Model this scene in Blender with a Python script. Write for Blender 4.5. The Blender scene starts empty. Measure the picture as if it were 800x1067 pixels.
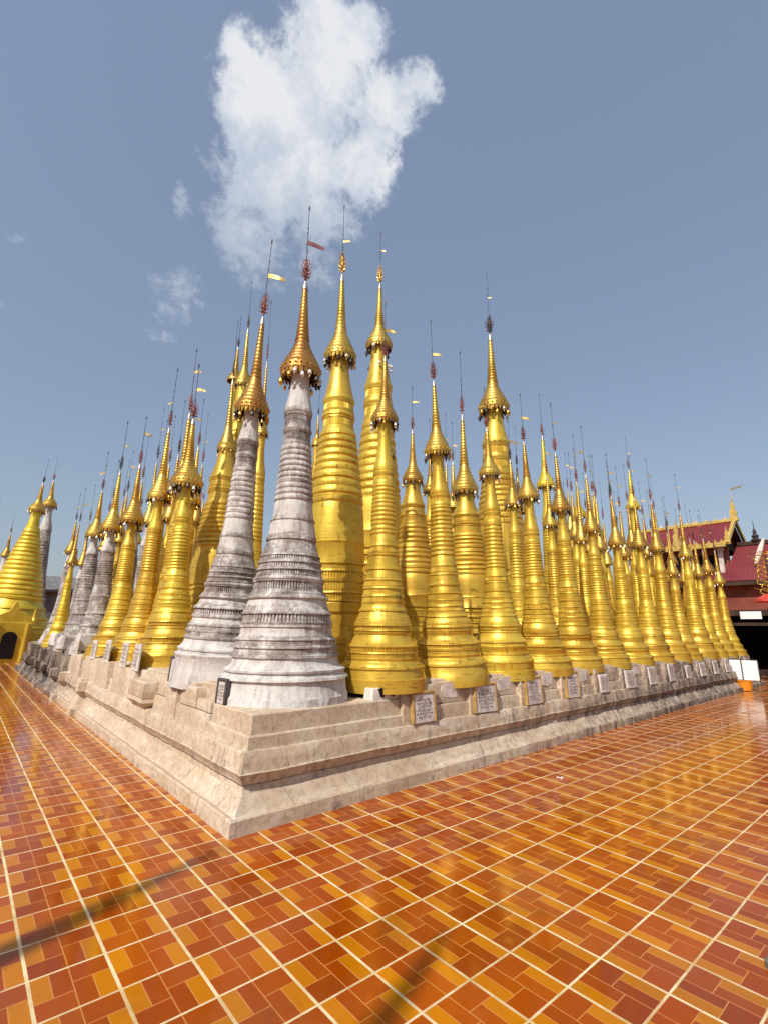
import bpy, math, random
from math import sin, cos, pi, radians, sqrt, atan2
from mathutils import Vector, Matrix, noise
random.seed(7)
S = bpy.context.scene
COL = S.collection

# ------------------------------------------------------------------ render / camera
S.render.engine = 'CYCLES'
S.view_settings.view_transform = 'Standard'
S.view_settings.look = 'None'
S.view_settings.exposure = 0.0
S.view_settings.gamma = 1.0
S.view_settings.use_curve_mapping = False
S.render.resolution_x, S.render.resolution_y = 767, 1024
S.cycles.max_bounces = 6

cd = bpy.data.cameras.new('camera'); cam = bpy.data.objects.new('camera', cd); COL.objects.link(cam)
S.camera = cam
CR = Vector((0.756871, -0.653341, 0.017095)); CU = Vector((-0.168902, -0.170264, 0.970815)); CF = Vector((0.631362, 0.737669, 0.239218))
CPOS = Vector((-1.0871, -2.27981, 1.5005))
m = Matrix((CR, CU, -CF)).transposed().to_4x4(); m.translation = CPOS
cam.matrix_world = m
cd.sensor_fit = 'VERTICAL'; cd.sensor_height = 36.0; cd.sensor_width = 27.0
cd.lens = 500.5 / 1067 * 36
cd.clip_start = 0.05; cd.clip_end = 2000

SUN_AZ = radians(20)      # direction the light travels, from +X towards +Y
SUN_EL = radians(46)

# ------------------------------------------------------------------ node helpers
class NT:
    def __init__(s, tree): s.t = tree; s.t.nodes.clear()
    def n(s, typ, **kw):
        nd = s.t.nodes.new(typ)
        for k, v in kw.items():
            if k == 'ins':
                for a, b in v.items(): s.set(nd.inputs[a], b)
            else: setattr(nd, k, v)
        return nd
    def set(s, sock, v):
        if isinstance(v, bpy.types.NodeSocket): s.t.links.new(v, sock)
        else: sock.default_value = v
    def math(s, op, a, b=None, c=None, clamp=False):
        nd = s.n('ShaderNodeMath', operation=op, use_clamp=clamp)
        s.set(nd.inputs[0], a)
        if b is not None: s.set(nd.inputs[1], b)
        if c is not None: s.set(nd.inputs[2], c)
        return nd.outputs[0]
    def mix(s, f, a, b, blend='MIX'):
        nd = s.n('ShaderNodeMix', data_type='RGBA', blend_type=blend)
        s.set(nd.inputs[0], f); s.set(nd.inputs[6], a); s.set(nd.inputs[7], b)
        return nd.outputs[2]
    def ramp(s, f, stops):
        nd = s.n('ShaderNodeValToRGB'); e = nd.color_ramp.elements
        e[0].position, e[0].color = stops[0][0], stops[0][1]
        e[1].position, e[1].color = stops[-1][0], stops[-1][1]
        for p, c in stops[1:-1]:
            x = e.new(p); x.color = c
        s.set(nd.inputs[0], f); return nd.outputs[0]
    def noise(s, vec, scale, detail=4, rough=.55, dist=0.0, out=0):
        nd = s.n('ShaderNodeTexNoise', ins={'Scale': scale, 'Detail': detail, 'Roughness': rough, 'Distortion': dist})
        if vec is not None: s.set(nd.inputs['Vector'], vec)
        return nd.outputs[out]
    def scale(s, vec, sc, loc=(0, 0, 0)):
        nd = s.n('ShaderNodeMapping'); s.set(nd.inputs[0], vec); nd.inputs['Scale'].default_value = sc
        s.set(nd.inputs['Location'], loc); return nd.outputs[0]
    def smooth(s, v, lo, hi, tolo=0., tohi=1.):
        nd = s.n('ShaderNodeMapRange', interpolation_type='SMOOTHSTEP', clamp=True)
        for k, x in zip(range(5), (v, lo, hi, tolo, tohi)): s.set(nd.inputs[k], x)
        return nd.outputs[0]

def g(v): return (v, v, v, 1)
def C4(r, gg, b): return (r, gg, b, 1)
MATS = {}
def material(name, build):
    m = bpy.data.materials.new(name); m.use_nodes = True
    nt = NT(m.node_tree)
    out = nt.n('ShaderNodeOutputMaterial'); p = nt.n('ShaderNodeBsdfPrincipled')
    nt.t.links.new(p.outputs[0], out.inputs[0])
    build(nt, p); MATS[name] = m
    return m
def bump(nt, p, h, strength=.3, dist=.01):
    b = nt.n('ShaderNodeBump', ins={'Strength': strength, 'Distance': dist, 'Height': h})
    nt.t.links.new(b.outputs[0], p.inputs['Normal'])
def objrand(nt): return nt.n('ShaderNodeObjectInfo').outputs['Random']
def wpos(nt): return nt.n('ShaderNodeNewGeometry').outputs['Position']

def mk_gold(name, bright, deep, dirtcol, metallic, rough, dirt=.35):
    def b(nt, p):
        P = wpos(nt)
        rnd = objrand(nt)
        n1 = nt.noise(P, 2.2, 5, .6)
        col = nt.mix(nt.smooth(n1, .35, .68), bright, deep)
        # thin wear streaks running round the mouldings and down them
        n2 = nt.noise(nt.scale(P, (5, 5, 38)), 1.0, 4, .6)
        col = nt.mix(nt.math('MULTIPLY', nt.smooth(n2, .56, .72), dirt), col, dirtcol)
        n3 = nt.noise(nt.scale(P, (14, 14, 3)), 1.0, 5, .65)
        n4 = nt.noise(P, 3.4, 8, .72, .4)          # patches where the gilding is worn or older
        worn = nt.math('MULTIPLY', nt.smooth(n4, nt.math('SUBTRACT', .66, nt.math('MULTIPLY', rnd, .10)), .72), .55)
        col = nt.mix(worn, col, C4(deep[0] * .55, deep[1] * .58, deep[2] * 1.6))
        col = nt.mix(nt.math('MULTIPLY', nt.smooth(n3, .6, .75), dirt * 1.3), col, dirtcol)
        hs = nt.n('ShaderNodeHueSaturation', ins={'Color': col})
        nt.set(hs.inputs['Hue'], nt.math('ADD', .493, nt.math('MULTIPLY', rnd, .014)))
        nt.set(hs.inputs['Value'], nt.math('ADD', .9, nt.math('MULTIPLY', rnd, .2)))
        nt.set(p.inputs['Base Color'], hs.outputs[0])
        p.inputs['Metallic'].default_value = metallic
        nt.set(p.inputs['Roughness'], nt.math('ADD', nt.math('ADD', rough - .08, nt.math('MULTIPLY', n2, .16)), nt.math('MULTIPLY', worn, .3)))
        h = nt.math('ADD', nt.math('MULTIPLY', nt.noise(P, 45, 4, .6), .6), nt.math('MULTIPLY', n2, .7))
        bump(nt, p, h, .28, .012)
    return material(name, b)
mk_gold('gold_paint', C4(.71, .475, .060), C4(.53, .32, .030), C4(.14, .085, .022), .52, .40, .7)
mk_gold('bright_gold_paint', C4(.72, .52, .05), C4(.58, .385, .03), C4(.22, .14, .03), .48, .42)
mk_gold('gilded_metal', C4(.66, .42, .085), C4(.48, .26, .045), C4(.14, .07, .03), .78, .38, .6)
mk_gold('bronzed_gilding', C4(.52, .27, .06), C4(.36, .16, .035), C4(.10, .05, .025), .75, .40, .7)

def b_stone(nt, p):
    P = wpos(nt)
    at = nt.n('ShaderNodeAttribute', attribute_name='grime').outputs['Fac']
    n1 = nt.noise(P, 2.6, 8, .68, .3)
    n2 = nt.noise(nt.scale(P, (9, 9, 2.2)), 1.0, 6, .68)          # run-off streaks
    n3 = nt.noise(nt.scale(P, (4, 4, 22)), 1.0, 5, .62)           # growth along ledges
    n4 = nt.noise(P, 28, 5, .7)
    dirt = nt.math('ADD', nt.math('MULTIPLY', at, .44), nt.math('MULTIPLY', nt.math('SUBTRACT', n1, .5), 1.0))
    dirt = nt.math('ADD', dirt, nt.math('MULTIPLY', nt.math('SUBTRACT', n2, .5), .95))
    dirt = nt.math('ADD', dirt, nt.math('MULTIPLY', nt.math('SUBTRACT', n3, .5), .8))
    dirt = nt.math('ADD', dirt, nt.math('MULTIPLY', nt.math('SUBTRACT', n4, .5), .55))
    n6 = nt.noise(nt.scale(P, (30, 30, 70)), 1.0, 4, .7)
    dirt = nt.math('ADD', dirt, nt.math('MULTIPLY', nt.math('SUBTRACT', n6, .5), .55))
    white = nt.mix(nt.smooth(n2, .4, .65), C4(.57, .54, .505), C4(.40, .365, .34))
    col = nt.mix(nt.smooth(dirt, .10, .42), white, C4(.265, .226, .203))
    col = nt.mix(nt.smooth(dirt, .37, .68), col, C4(.10, .084, .076))
    col = nt.mix(nt.math('MULTIPLY', nt.smooth(nt.noise(P, 1.3, 3), .55, .75), .35), col, C4(.45, .33, .26))
    nt.set(p.inputs['Base Color'], col)
    p.inputs['Roughness'].default_value = .85
    bump(nt, p, nt.math('ADD', nt.math('MULTIPLY', n4, .8), nt.math('MULTIPLY', n2, .5)), .55, .02)
material('weathered_limewash', b_stone)

def b_plinth(nt, p):
    P = wpos(nt)
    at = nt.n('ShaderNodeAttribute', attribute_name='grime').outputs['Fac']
    n1 = nt.noise(P, 1.6, 7, .65, .2)
    n2 = nt.noise(nt.scale(P, (7, 7, 1.1)), 1.0, 6, .68)
    n3 = nt.noise(P, 17, 6, .7)
    n5 = nt.noise(nt.scale(P, (2.2, 2.2, 14)), 1.0, 5, .65)
    col = nt.ramp(n1, [(.25, C4(.41, .29, .19)), (.5, C4(.54, .42, .295)), (.75, C4(.66, .56, .44))])
    col = nt.mix(nt.math('MULTIPLY', nt.smooth(n3, .40, .68), .6), col, C4(.31, .20, .125))
    col = nt.mix(nt.math('MULTIPLY', nt.smooth(n5, .52, .70), .55), col, C4(.66, .575, .475))
    # slab joints of the facing
    br = nt.n('ShaderNodeTexBrick', offset=.5, ins={'Scale': 1.0, 'Mortar Size': .006, 'Brick Width': .62, 'Row Height': 3.0, 'Color1': g(1), 'Color2': g(.86), 'Mortar': g(.25)})
    sx = nt.n('ShaderNodeSeparateXYZ'); nt.set(sx.inputs[0], P)
    cx = nt.n('ShaderNodeCombineXYZ'); nt.set(cx.inputs[0], nt.math('ADD', sx.outputs[0], nt.math('ADD', sx.outputs[1], nt.math('MULTIPLY', n3, .02)))); cx.inputs[1].default_value = 1.5
    nt.set(br.inputs['Vector'], cx.outputs[0])
    col = nt.mix(.34, col, br.outputs[0], 'MULTIPLY')
    # dark growth: streaks, more where the wall is older (attribute)
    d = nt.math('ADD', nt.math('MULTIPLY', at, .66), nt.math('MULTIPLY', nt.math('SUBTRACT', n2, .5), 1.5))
    d = nt.math('ADD', d, nt.math('MULTIPLY', nt.math('SUBTRACT', n3, .5), .8))
    # hairline cracks
    vo = nt.n('ShaderNodeTexVoronoi', feature='DISTANCE_TO_EDGE', ins={'Scale': 2.1}); nt.set(vo.inputs['Vector'], nt.n('ShaderNodeVectorMath', operation='ADD', ins={0: P, 1: nt.noise(P, 5, 5, .7, 0, 1)}).outputs[0])
    crack = nt.math('MULTIPLY', nt.math('LESS_THAN', vo.outputs['Distance'], .006), nt.smooth(n1, .45, .6))
    col = nt.mix(nt.math('MULTIPLY', crack, .6), col, C4(.14, .09, .06))
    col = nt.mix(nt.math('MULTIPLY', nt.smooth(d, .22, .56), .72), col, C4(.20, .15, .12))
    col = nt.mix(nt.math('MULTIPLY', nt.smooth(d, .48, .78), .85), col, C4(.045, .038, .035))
    nt.set(p.inputs['Base Color'], col)
    nt.set(p.inputs['Roughness'], nt.math('ADD', .55, nt.math('MULTIPLY', n1, .35)))
    h = nt.math('ADD', nt.math('MULTIPLY', n3, .8), nt.math('MULTIPLY', br.outputs[1], -.25))
    bump(nt, p, h, .5, .012)
material('plinth_plaster', b_plinth)

def b_tile(nt, p):
    P = wpos(nt)
    s = nt.n('ShaderNodeSeparateXYZ'); nt.set(s.inputs[0], P)
    wob = nt.math('MULTIPLY', nt.math('SUBTRACT', nt.noise(P, 1.1, 2), .5), .012)
    ux = nt.math('DIVIDE', nt.math('ADD', s.outputs[0], wob), .30); uy = nt.math('DIVIDE', nt.math('ADD', s.outputs[1], wob), .30)
    fx = nt.math('FRACT', ux); fy = nt.math('FRACT', uy)
    ix = nt.math('FLOOR', ux); iy = nt.math('FLOOR', uy)
    right = nt.math('GREATER_THAN', fx, .5)
    # rotate the right half by 180 degrees onto the left one
    inv = lambda a: nt.math('ADD', nt.math('MULTIPLY', a, nt.math('SUBTRACT', 1.0, nt.math('MULTIPLY', right, 2.0))), right)
    qx = inv(fx); qy = inv(fy)
    upper = nt.math('GREATER_THAN', qy, .40)
    inner = nt.math('GREATER_THAN', qx, .25)
    ochre = nt.math('MULTIPLY', upper, nt.math('SUBTRACT', 1.0, inner))
    pid = nt.math('ADD', nt.math('ADD', nt.math('MULTIPLY', right, 3.0), nt.math('MULTIPLY', upper, 1.0)), nt.math('MULTIPLY', nt.math('MULTIPLY', upper, inner), 1.0))
    cv = nt.n('ShaderNodeCombineXYZ'); nt.set(cv.inputs[0], ix); nt.set(cv.inputs[1], iy); nt.set(cv.inputs[2], pid)
    w1 = nt.n('ShaderNodeTexWhiteNoise', noise_dimensions='3D'); nt.set(w1.inputs[0], cv.outputs[0])
    cv2 = nt.n('ShaderNodeCombineXYZ'); nt.set(cv2.inputs[0], ix); nt.set(cv2.inputs[1], iy)
    w2 = nt.n('ShaderNodeTexWhiteNoise', noise_dimensions='3D'); nt.set(w2.inputs[0], cv2.outputs[0])
    mot = nt.noise(P, 24, 4, .6)
    red = nt.ramp(nt.math('ADD', nt.math('MULTIPLY', w1.outputs[0], .7), nt.math('MULTIPLY', mot, .3)), [(.1, C4(.25, .036, .0003)), (.5, C4(.295, .047, .0003)), (.9, C4(.335, .062, .0004))])
    och = nt.ramp(nt.math('ADD', nt.math('MULTIPLY', w1.outputs[0], .6), nt.math('MULTIPLY', mot, .4)), [(.1, C4(.41, .126, .0004)), (.9, C4(.47, .158, .0005))])
    col = nt.mix(ochre, red, och)
    hs = nt.n('ShaderNodeHueSaturation', ins={'Color': col}); nt.set(hs.inputs['Value'], nt.math('ADD', .90, nt.math('MULTIPLY', w2.outputs[0], .20)))
    col = hs.outputs[0]
    # printed thin lines inside the tile
    def near(v, c, w): return nt.math('LESS_THAN', nt.math('ABSOLUTE', nt.math('SUBTRACT', v, c)), w)
    lines = nt.math('MAXIMUM', near(fx, .5, .009), near(qy, .40, .009))
    lines = nt.math('MAXIMUM', lines, nt.math('MULTIPLY', near(qx, .25, .009), upper))
    col = nt.mix(nt.math('MULTIPLY', lines, .8), col, C4(.52, .21, .055))
    # cream grout between the tiles
    ex = nt.math('MINIMUM', fx, nt.math('SUBTRACT', 1.0, fx)); ey = nt.math('MINIMUM', fy, nt.math('SUBTRACT', 1.0, fy))
    nj = nt.math('MULTIPLY', nt.math('SUBTRACT', nt.noise(P, 30, 3), .5), .010)
    gl = nt.math('MAXIMUM', nt.math('LESS_THAN', nt.math('ADD', ex, nj), .0235), nt.math('LESS_THAN', nt.math('ADD', ey, nj), .0185))
    gn = nt.noise(P, 3.0, 5, .65)
    gcol = nt.mix(nt.smooth(gn, .35, .68), C4(.74, .61, .37), C4(.50, .33, .15))
    col = nt.mix(gl, col, gcol)
    # chips and stains in the glaze
    chip = nt.smooth(nt.noise(P, 26, 6, .75), .70, .74)
    col = nt.mix(nt.math('MULTIPLY', chip, .5), col, C4(.12, .045, .01))
    col = nt.mix(nt.math('MULTIPLY', nt.smooth(nt.noise(P, 1.7, 7, .7, .5), .54, .70), .38), col, C4(.15, .045, .006))
    # trodden dust
    dust = nt.math('MULTIPLY', nt.smooth(nt.noise(P, .8, 6, .65), .48, .75), .06)
    col = nt.mix(dust, col, C4(.50, .38, .26))
    nt.set(p.inputs['Base Color'], col)
    rr = nt.math('ADD', .09, nt.math('MULTIPLY', nt.smooth(nt.noise(P, 2.3, 6, .7), .35, .75), .12))
    scuff = nt.math('MULTIPLY', nt.smooth(nt.noise(nt.scale(P, (1.3, 1.3, 1)), 1.0, 9, .75, .6), .50, .66), .22)
    rr = nt.math('ADD', nt.math('ADD', rr, scuff), nt.math('MULTIPLY', nt.math('SUBTRACT', w2.outputs[0], .4), .07))
    rr = nt.math('ADD', rr, nt.math('MULTIPLY', gl, .35))
    nt.set(p.inputs['Roughness'], rr)
    p.inputs['IOR'].default_value = 1.42; p.inputs['Specular Tint'].default_value = C4(1, .68, .26)
    h = nt.math('ADD', nt.math('MULTIPLY', gl, -.5), nt.math('MULTIPLY', nt.noise(P, 5.0, 3), .55))
    h = nt.math('ADD', h, nt.math('MULTIPLY', nt.math('ADD', nt.math('MULTIPLY', nt.math('SUBTRACT', w2.outputs[0], .5), fx), nt.math('MULTIPLY', nt.math('SUBTRACT', w1.outputs[0], .5), 0.0)), .5))
    bump(nt, p, h, .22, .004)
material('glazed_tiles', b_tile)

def mk_plain(name, col, rough=.7, metallic=0., var=.25, sc=6., bmp=.2, stain=None, stainamt=.4):
    def b(nt, p):
        P = wpos(nt)
        n = nt.noise(P, sc, 5, .62)
        c = nt.mix(nt.smooth(n, .3, .7), tuple(min(1, x * (1 + var)) for x in col) + (1,), tuple(x * (1 - var) for x in col) + (1,))
        if stain:
            c = nt.mix(nt.math('MULTIPLY', nt.smooth(nt.noise(P, sc * 2.3, 6, .7), .52, .7), stainamt), c, stain + (1,))
        nt.set(p.inputs['Base Color'], c)
        nt.set(p.inputs['Roughness'], nt.math('ADD', rough - .08, nt.math('MULTIPLY', n, .16)))
        p.inputs['Metallic'].default_value = metallic
        bump(nt, p, nt.noise(P, sc * 6, 4), bmp, .004)
    return material(name, b)
mk_plain('white_marble', (.60, .545, .49), .5, sc=9, stain=(.36, .25, .18), stainamt=.6)
mk_plain('engraved_ink', (.13, .09, .075), .7, var=.5)
mk_plain('ochre_frame', (.40, .24, .08), .55, stain=(.18, .1, .05))
mk_plain('dark_slate', (.06, .05, .05), .8)
mk_plain('pale_patch', (.62, .55, .49), .85, sc=9, stain=(.42, .33, .27))
mk_plain('dark_iron', (.075, .055, .05), .55, .6)
mk_plain('rust_red_metal', (.22, .075, .055), .55, .4)
mk_plain('silver_metal', (.42, .37, .30), .45, .7, var=.2)
mk_plain('pale_glass', (.70, .68, .64), .25, 0.)
mk_plain('black_bell', (.05, .042, .04), .45, .5)
mk_plain('cloth_maroon', (.16, .05, .06), .8)
mk_plain('vane_gold', (.62, .42, .11), .45, .5)
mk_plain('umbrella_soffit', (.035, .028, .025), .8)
mk_plain('red_brown_wall', (.21, .045, .025), .7, sc=2)
mk_plain('dark_timber', (.06, .035, .025), .7, sc=3)
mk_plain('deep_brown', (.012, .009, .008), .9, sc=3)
mk_plain('white_board', (.80, .79, .78), .45, var=.05)
mk_plain('orange_plastic', (.70, .24, .015), .35, var=.12)
mk_plain('pale_column', (.60, .50, .44), .6)
mk_plain('bright_red_cloth', (.52, .05, .03), .7)
mk_plain('grey_roof', (.16, .15, .15), .7, sc=3)
mk_plain('ground_soil', (.23, .17, .11), .95, sc=.6, bmp=.5)
mk_plain('mossy_stone', (.15, .14, .10), .9, sc=9, bmp=.6)
mk_plain('paper_white', (.75, .72, .66), .8)

def b_roof(nt, p):
    P = wpos(nt)
    s = nt.n('ShaderNodeSeparateXYZ'); nt.set(s.inputs[0], P)
    w = nt.math('SINE', nt.math('MULTIPLY', s.outputs[1], 42.0))
    rows = nt.math('FRACT', nt.math('MULTIPLY', s.outputs[2], 2.6))
    n = nt.noise(P, 1.2, 6, .65)
    c = nt.mix(nt.smooth(n, .3, .7), C4(.13, .012, .017), C4(.18, .021, .024))
    c = nt.mix(nt.math('MULTIPLY', nt.smooth(nt.noise(nt.scale(P, (6, 6, 1)), 1., 5), .52, .7), .35), c, C4(.12, .015, .018))
    nt.set(p.inputs['Base Color'], c); p.inputs['Roughness'].default_value = .55
    bump(nt, p, nt.math('ADD', nt.math('MULTIPLY', w, .35), rows), .22, .02)
material('maroon_roofing', b_roof)

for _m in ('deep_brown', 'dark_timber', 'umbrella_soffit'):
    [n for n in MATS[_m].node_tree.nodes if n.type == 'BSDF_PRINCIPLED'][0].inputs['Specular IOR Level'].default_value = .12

# ------------------------------------------------------------------ mesh helpers
def link(name, me, mat, parent=None):
    o = bpy.data.objects.new(name, me); COL.objects.link(o)
    if mat and len(me.materials) == 0: me.materials.append(MATS[mat] if isinstance(mat, str) else mat)
    if parent: o.parent = parent
    return o
def tag(o, label=None, cat=None, group=None, kind=None):
    if label: o['label'] = label
    if cat: o['category'] = cat
    if group: o['group'] = group
    if kind: o['kind'] = kind
    return o
def thing(name, loc, label, cat, group=None, rz=0.):
    o = bpy.data.objects.new(name, None); COL.objects.link(o); o.location = loc; o.rotation_euler = (0, 0, rz)
    o.empty_display_size = .2
    return tag(o, label, cat, group)

class MB:
    """collects verts/faces of one mesh"""
    def __init__(s): s.v = []; s.f = []; s.mi = []; s.cur = 0; s.attr = None
    def add(s, vs, fs):
        k = len(s.v); s.v += [tuple(x) for x in vs]; s.f += [tuple(i + k for i in f) for f in fs]; s.mi += [s.cur] * len(fs)
    def box(s, c, d, rot=None, taper=1.0, bev=0.0):
        x, y, z = d[0] / 2, d[1] / 2, d[2] / 2
        if bev > 0:
            b = min(bev, x * .8, y * .8, z * .8)
            prof = [(x - b, y - b, -z), (x, y, -z + b), (x, y, z - b), (x - b, y - b, z)]
            vs = []
            for i, (px, py, pz) in enumerate(prof):
                t = 1 if pz < 0 else taper
                px *= t; py *= t
                if i in (1, 2): vs += [(px, py - b, pz), (px - b, py, pz), (-px + b, py, pz), (-px, py - b, pz), (-px, -py + b, pz), (-px + b, -py, pz), (px - b, -py, pz), (px, -py + b, pz)]
                else: vs += [(px, py, pz), (px, py, pz), (-px, py, pz), (-px, py, pz), (-px, -py, pz), (-px, -py, pz), (px, -py, pz), (px, -py, pz)]
            fs = [(7, 6, 5, 4, 3, 2, 1, 0), (24, 25, 26, 27, 28, 29, 30, 31)]
            for i in range(3):
                for j in range(8):
                    a = i * 8 + j; b2 = i * 8 + (j + 1) % 8
                    fs.append((a, b2, b2 + 8, a + 8))
        else:
            t = taper
            vs = [(-x, -y, -z), (x, -y, -z), (x, y, -z), (-x, y, -z), (-x * t, -y * t, z), (x * t, -y * t, z), (x * t, y * t, z), (-x * t, y * t, z)]
            fs = [(3, 2, 1, 0), (4, 5, 6, 7), (0, 1, 5, 4), (1, 2, 6, 5), (2, 3, 7, 6), (3, 0, 4, 7)]
        M = rot if rot is not None else Matrix.Identity(3)
        s.add([M @ Vector(v) + Vector(c) for v in vs], fs); return s
    def tube(s, p0, p1, r0, r1=None, seg=8, caps=True):
        r1 = r0 if r1 is None else r1
        p0, p1 = Vector(p0), Vector(p1); d = (p1 - p0).normalized()
        a = d.orthogonal().normalized(); b = d.cross(a)
        vs = [p + (a * cos(2 * pi * i / seg) + b * sin(2 * pi * i / seg)) * r for p, r in ((p0, r0), (p1, r1)) for i in range(seg)]
        fs = [(i, (i + 1) % seg, seg + (i + 1) % seg, seg + i) for i in range(seg)]
        if caps: fs += [tuple(range(seg))[::-1], tuple(range(seg, 2 * seg))]
        s.add(vs, fs); return s
    def path(s, pts, r, seg=6):
        for a, b in zip(pts, pts[1:]): s.tube(a, b, r, r, seg)
        return s
    def lathe(s, prof, seg=32, c=(0, 0, 0), fn=None, cap=False):
        vs = []
        for k, (r, z) in enumerate(prof):
            for i in range(seg):
                th = 2 * pi * i / seg
                rr = fn(k, th, r, z) if fn else r
                vs.append((c[0] + rr * cos(th), c[1] + rr * sin(th), c[2] + z))
        fs = [(k * seg + i, k * seg + (i + 1) % seg, (k + 1) * seg + (i + 1) % seg, (k + 1) * seg + i) for k in range(len(prof) - 1) for i in range(seg)]
        if cap: fs.append(tuple(range((len(prof) - 1) * seg, len(prof) * seg)))
        s.add(vs, fs); return s
    def prism(s, outline, depth, M=None, c=(0, 0, 0)):
        n = len(outline); M = M or Matrix.Identity(3)
        vs = [M @ Vector((x, -depth / 2, z)) + Vector(c) for x, z in outline] + [M @ Vector((x, depth / 2, z)) + Vector(c) for x, z in outline]
        fs = [tuple(range(n)), tuple(range(2 * n - 1, n - 1, -1))] + [(i + n, (i + 1) % n + n, (i + 1) % n, i) for i in range(n)]
        s.add(vs, fs); return s
    def mesh(s, name, mats, smooth=0., attr=None):
        me = bpy.data.meshes.new(name); me.from_pydata(s.v, [], s.f)
        for mm in (mats if isinstance(mats, (list, tuple)) else [mats]): me.materials.append(MATS[mm])
        if any(s.mi): me.polygons.foreach_set('material_index', s.mi)
        if smooth:
            me.polygons.foreach_set('use_smooth', [True] * len(s.f)); me.set_sharp_from_angle(angle=radians(smooth))
        if attr is not None:
            a = me.attributes.new('grime', 'FLOAT', 'POINT'); a.data.foreach_set('value', attr)
        me.update(); return me
    def build(s, name, mats, parent=None, smooth=0., attr=None):
        return link(name, s.mesh(name, mats, smooth, attr), None, parent)

# ------------------------------------------------------------------ stupas
# profiles: (height fraction base->umbrella rim, radius / base radius, section letter, grime)
# b = tiered base, s = shaft, u = bell dome
def rings(t0, r0, t1, r1, n, amp):
    o = []
    for k in range(n):
        for j in range(5):
            u = (k + j / 5) / n; ph = j / 5
            o.append((t0 + (t1 - t0) * u, r0 + (r1 - r0) * u + amp * (sin(pi * ph) ** .7 if j else 0) - (amp * .25 if j == 0 else 0)))
    return o
def band(t0, t1, r0, r1):                       # fluted band with little lips
    return [(t0, r0 * 1.03, 0), (t0 + .15 * (t1 - t0), r0 * 1.03, 0), (t0 + .17 * (t1 - t0), r0, 1), (t0 + .85 * (t1 - t0), r1, 1), (t0 + .87 * (t1 - t0), r1 * 1.035, 0), (t1, r1 * 1.035, 0)]

PROFILE = {}
def P_(lst, sec, grime): return [(a[0], a[1], sec, grime, a[2] if len(a) > 2 else 0) for a in lst]
WHITE = (P_([(-.03, 1.06), (.018, 1.055), (.024, 1.03), (.060, 1.02), (.064, 1.045), (.071, 1.04), (.074, .985), (.082, .975)], 'b', .1)
    + P_([(.085, 1.0), (.090, .99), (.095, .945)], 'b', .15)
    + P_([(.104, .90), (.113, .875), (.122, .868)], 'b', 0.05)
    + P_([(.124, .895), (.130, .89), (.132, .865), (.146, .857), (.148, .875), (.152, .872), (.154, .84), (.166, .835), (.168, .852), (.172, .845), (.175, .80)], 'b', .75)
    + P_([(.182, .775), (.197, .760)], 'b', .25)
    + P_([(.200, .785), (.205, .78)] + band(.207, .236, .755, .742) + [(.240, .735), (.25, .70)], 'b', .7)
    + P_([(.262, .665), (.270, .655)], 'b', .15)
    + P_([(.272, .70), (.277, .695), (.280, .655), (.286, .652)] + band(.289, .318, .60, .59), 'b', .85)
    + P_([(.320, .62), (.325, .615), (.328, .57)] + band(.330, .347, .566, .556) + band(.350, .366, .548, .536) + band(.369, .385, .525, .510) + [(.390, .495), (.41, .462), (.427, .425)], 's', .8)
    + P_([(.429, .448), (.438, .446), (.442, .428)], 's', .8)
    + P_([(.45, .415), (.47, .398), (.485, .388)], 's', .08)
    + P_([(.487, .405), (.492, .402), (.494, .378)], 's', .8)
    + P_([(.51, .362), (.53, .348), (.545, .338)], 's', .12)
    + P_(rings(.55, .335, .745, .256, 10, .020), 's', .55)
    + P_([(.747, .268), (.752, .266)] + band(.755, .792, .248, .248) + [(.795, .268), (.80, .268)] + band(.803, .850, .246, .25), 's', .9)
    + P_([(.853, .268), (.860, .275), (.866, .262)], 's', .8)
    + P_([(.868, .256), (.872, .250), (.885, .240), (.90, .222), (.915, .208), (.93, .194), (.95, .182), (.97, .177), (.99, .19), (1.03, .23)], 'u', .12))
GOLD = (P_([(-.03, 1.01), (.012, 1.0), (.014, .975), (.044, .965), (.047, .985), (.053, .98), (.055, .93), (.062, .91), (.068, .86), (.074, .83)], 'b', 0)
    + P_([(.078, .845), (.084, .84), (.086, .812), (.10, .812), (.102, .828), (.107, .825)] + band(.109, .128, .805, .80) + [(.130, .81), (.134, .765), (.146, .70), (.158, .665)], 'b', 0)
    + P_([(.166, .645), (.170, .665), (.176, .66), (.178, .640)] + band(.181, .200, .648, .644) + [(.203, .665), (.208, .66), (.210, .638), (.218, .634), (.228, .612), (.238, .575), (.246, .555)], 'b', 0)
    + P_([(.248, .575), (.254, .57), (.256, .535), (.263, .520), (.27, .510)] + band(.275, .298, .500, .490) + band(.301, .325, .482, .472) + band(.328, .353, .462, .450) + [(.356, .432), (.37, .418), (.383, .402)], 's', 0)
    + P_([(.386, .425), (.393, .424), (.396, .398), (.415, .384), (.43, .372)] + [(.432, .388), (.437, .386), (.44, .37)] + band(.444, .47, .365, .348) + [(.475, .35), (.48, .338), (.505, .320)], 's', 0)
    + P_(rings(.51, .315, .725, .268, 12, .018), 's', 0)
    + P_([(.727, .285), (.732, .284)] + band(.735, .765, .266, .264) + [(.768, .285), (.774, .285), (.778, .262)], 's', 0)
    + P_([(.782, .268), (.79, .272), (.805, .262), (.82, .240), (.84, .212), (.86, .190), (.885, .172), (.91, .162), (.94, .160), (.965, .172), (.99, .19), (1.03, .23)], 'u', 0))
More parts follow.
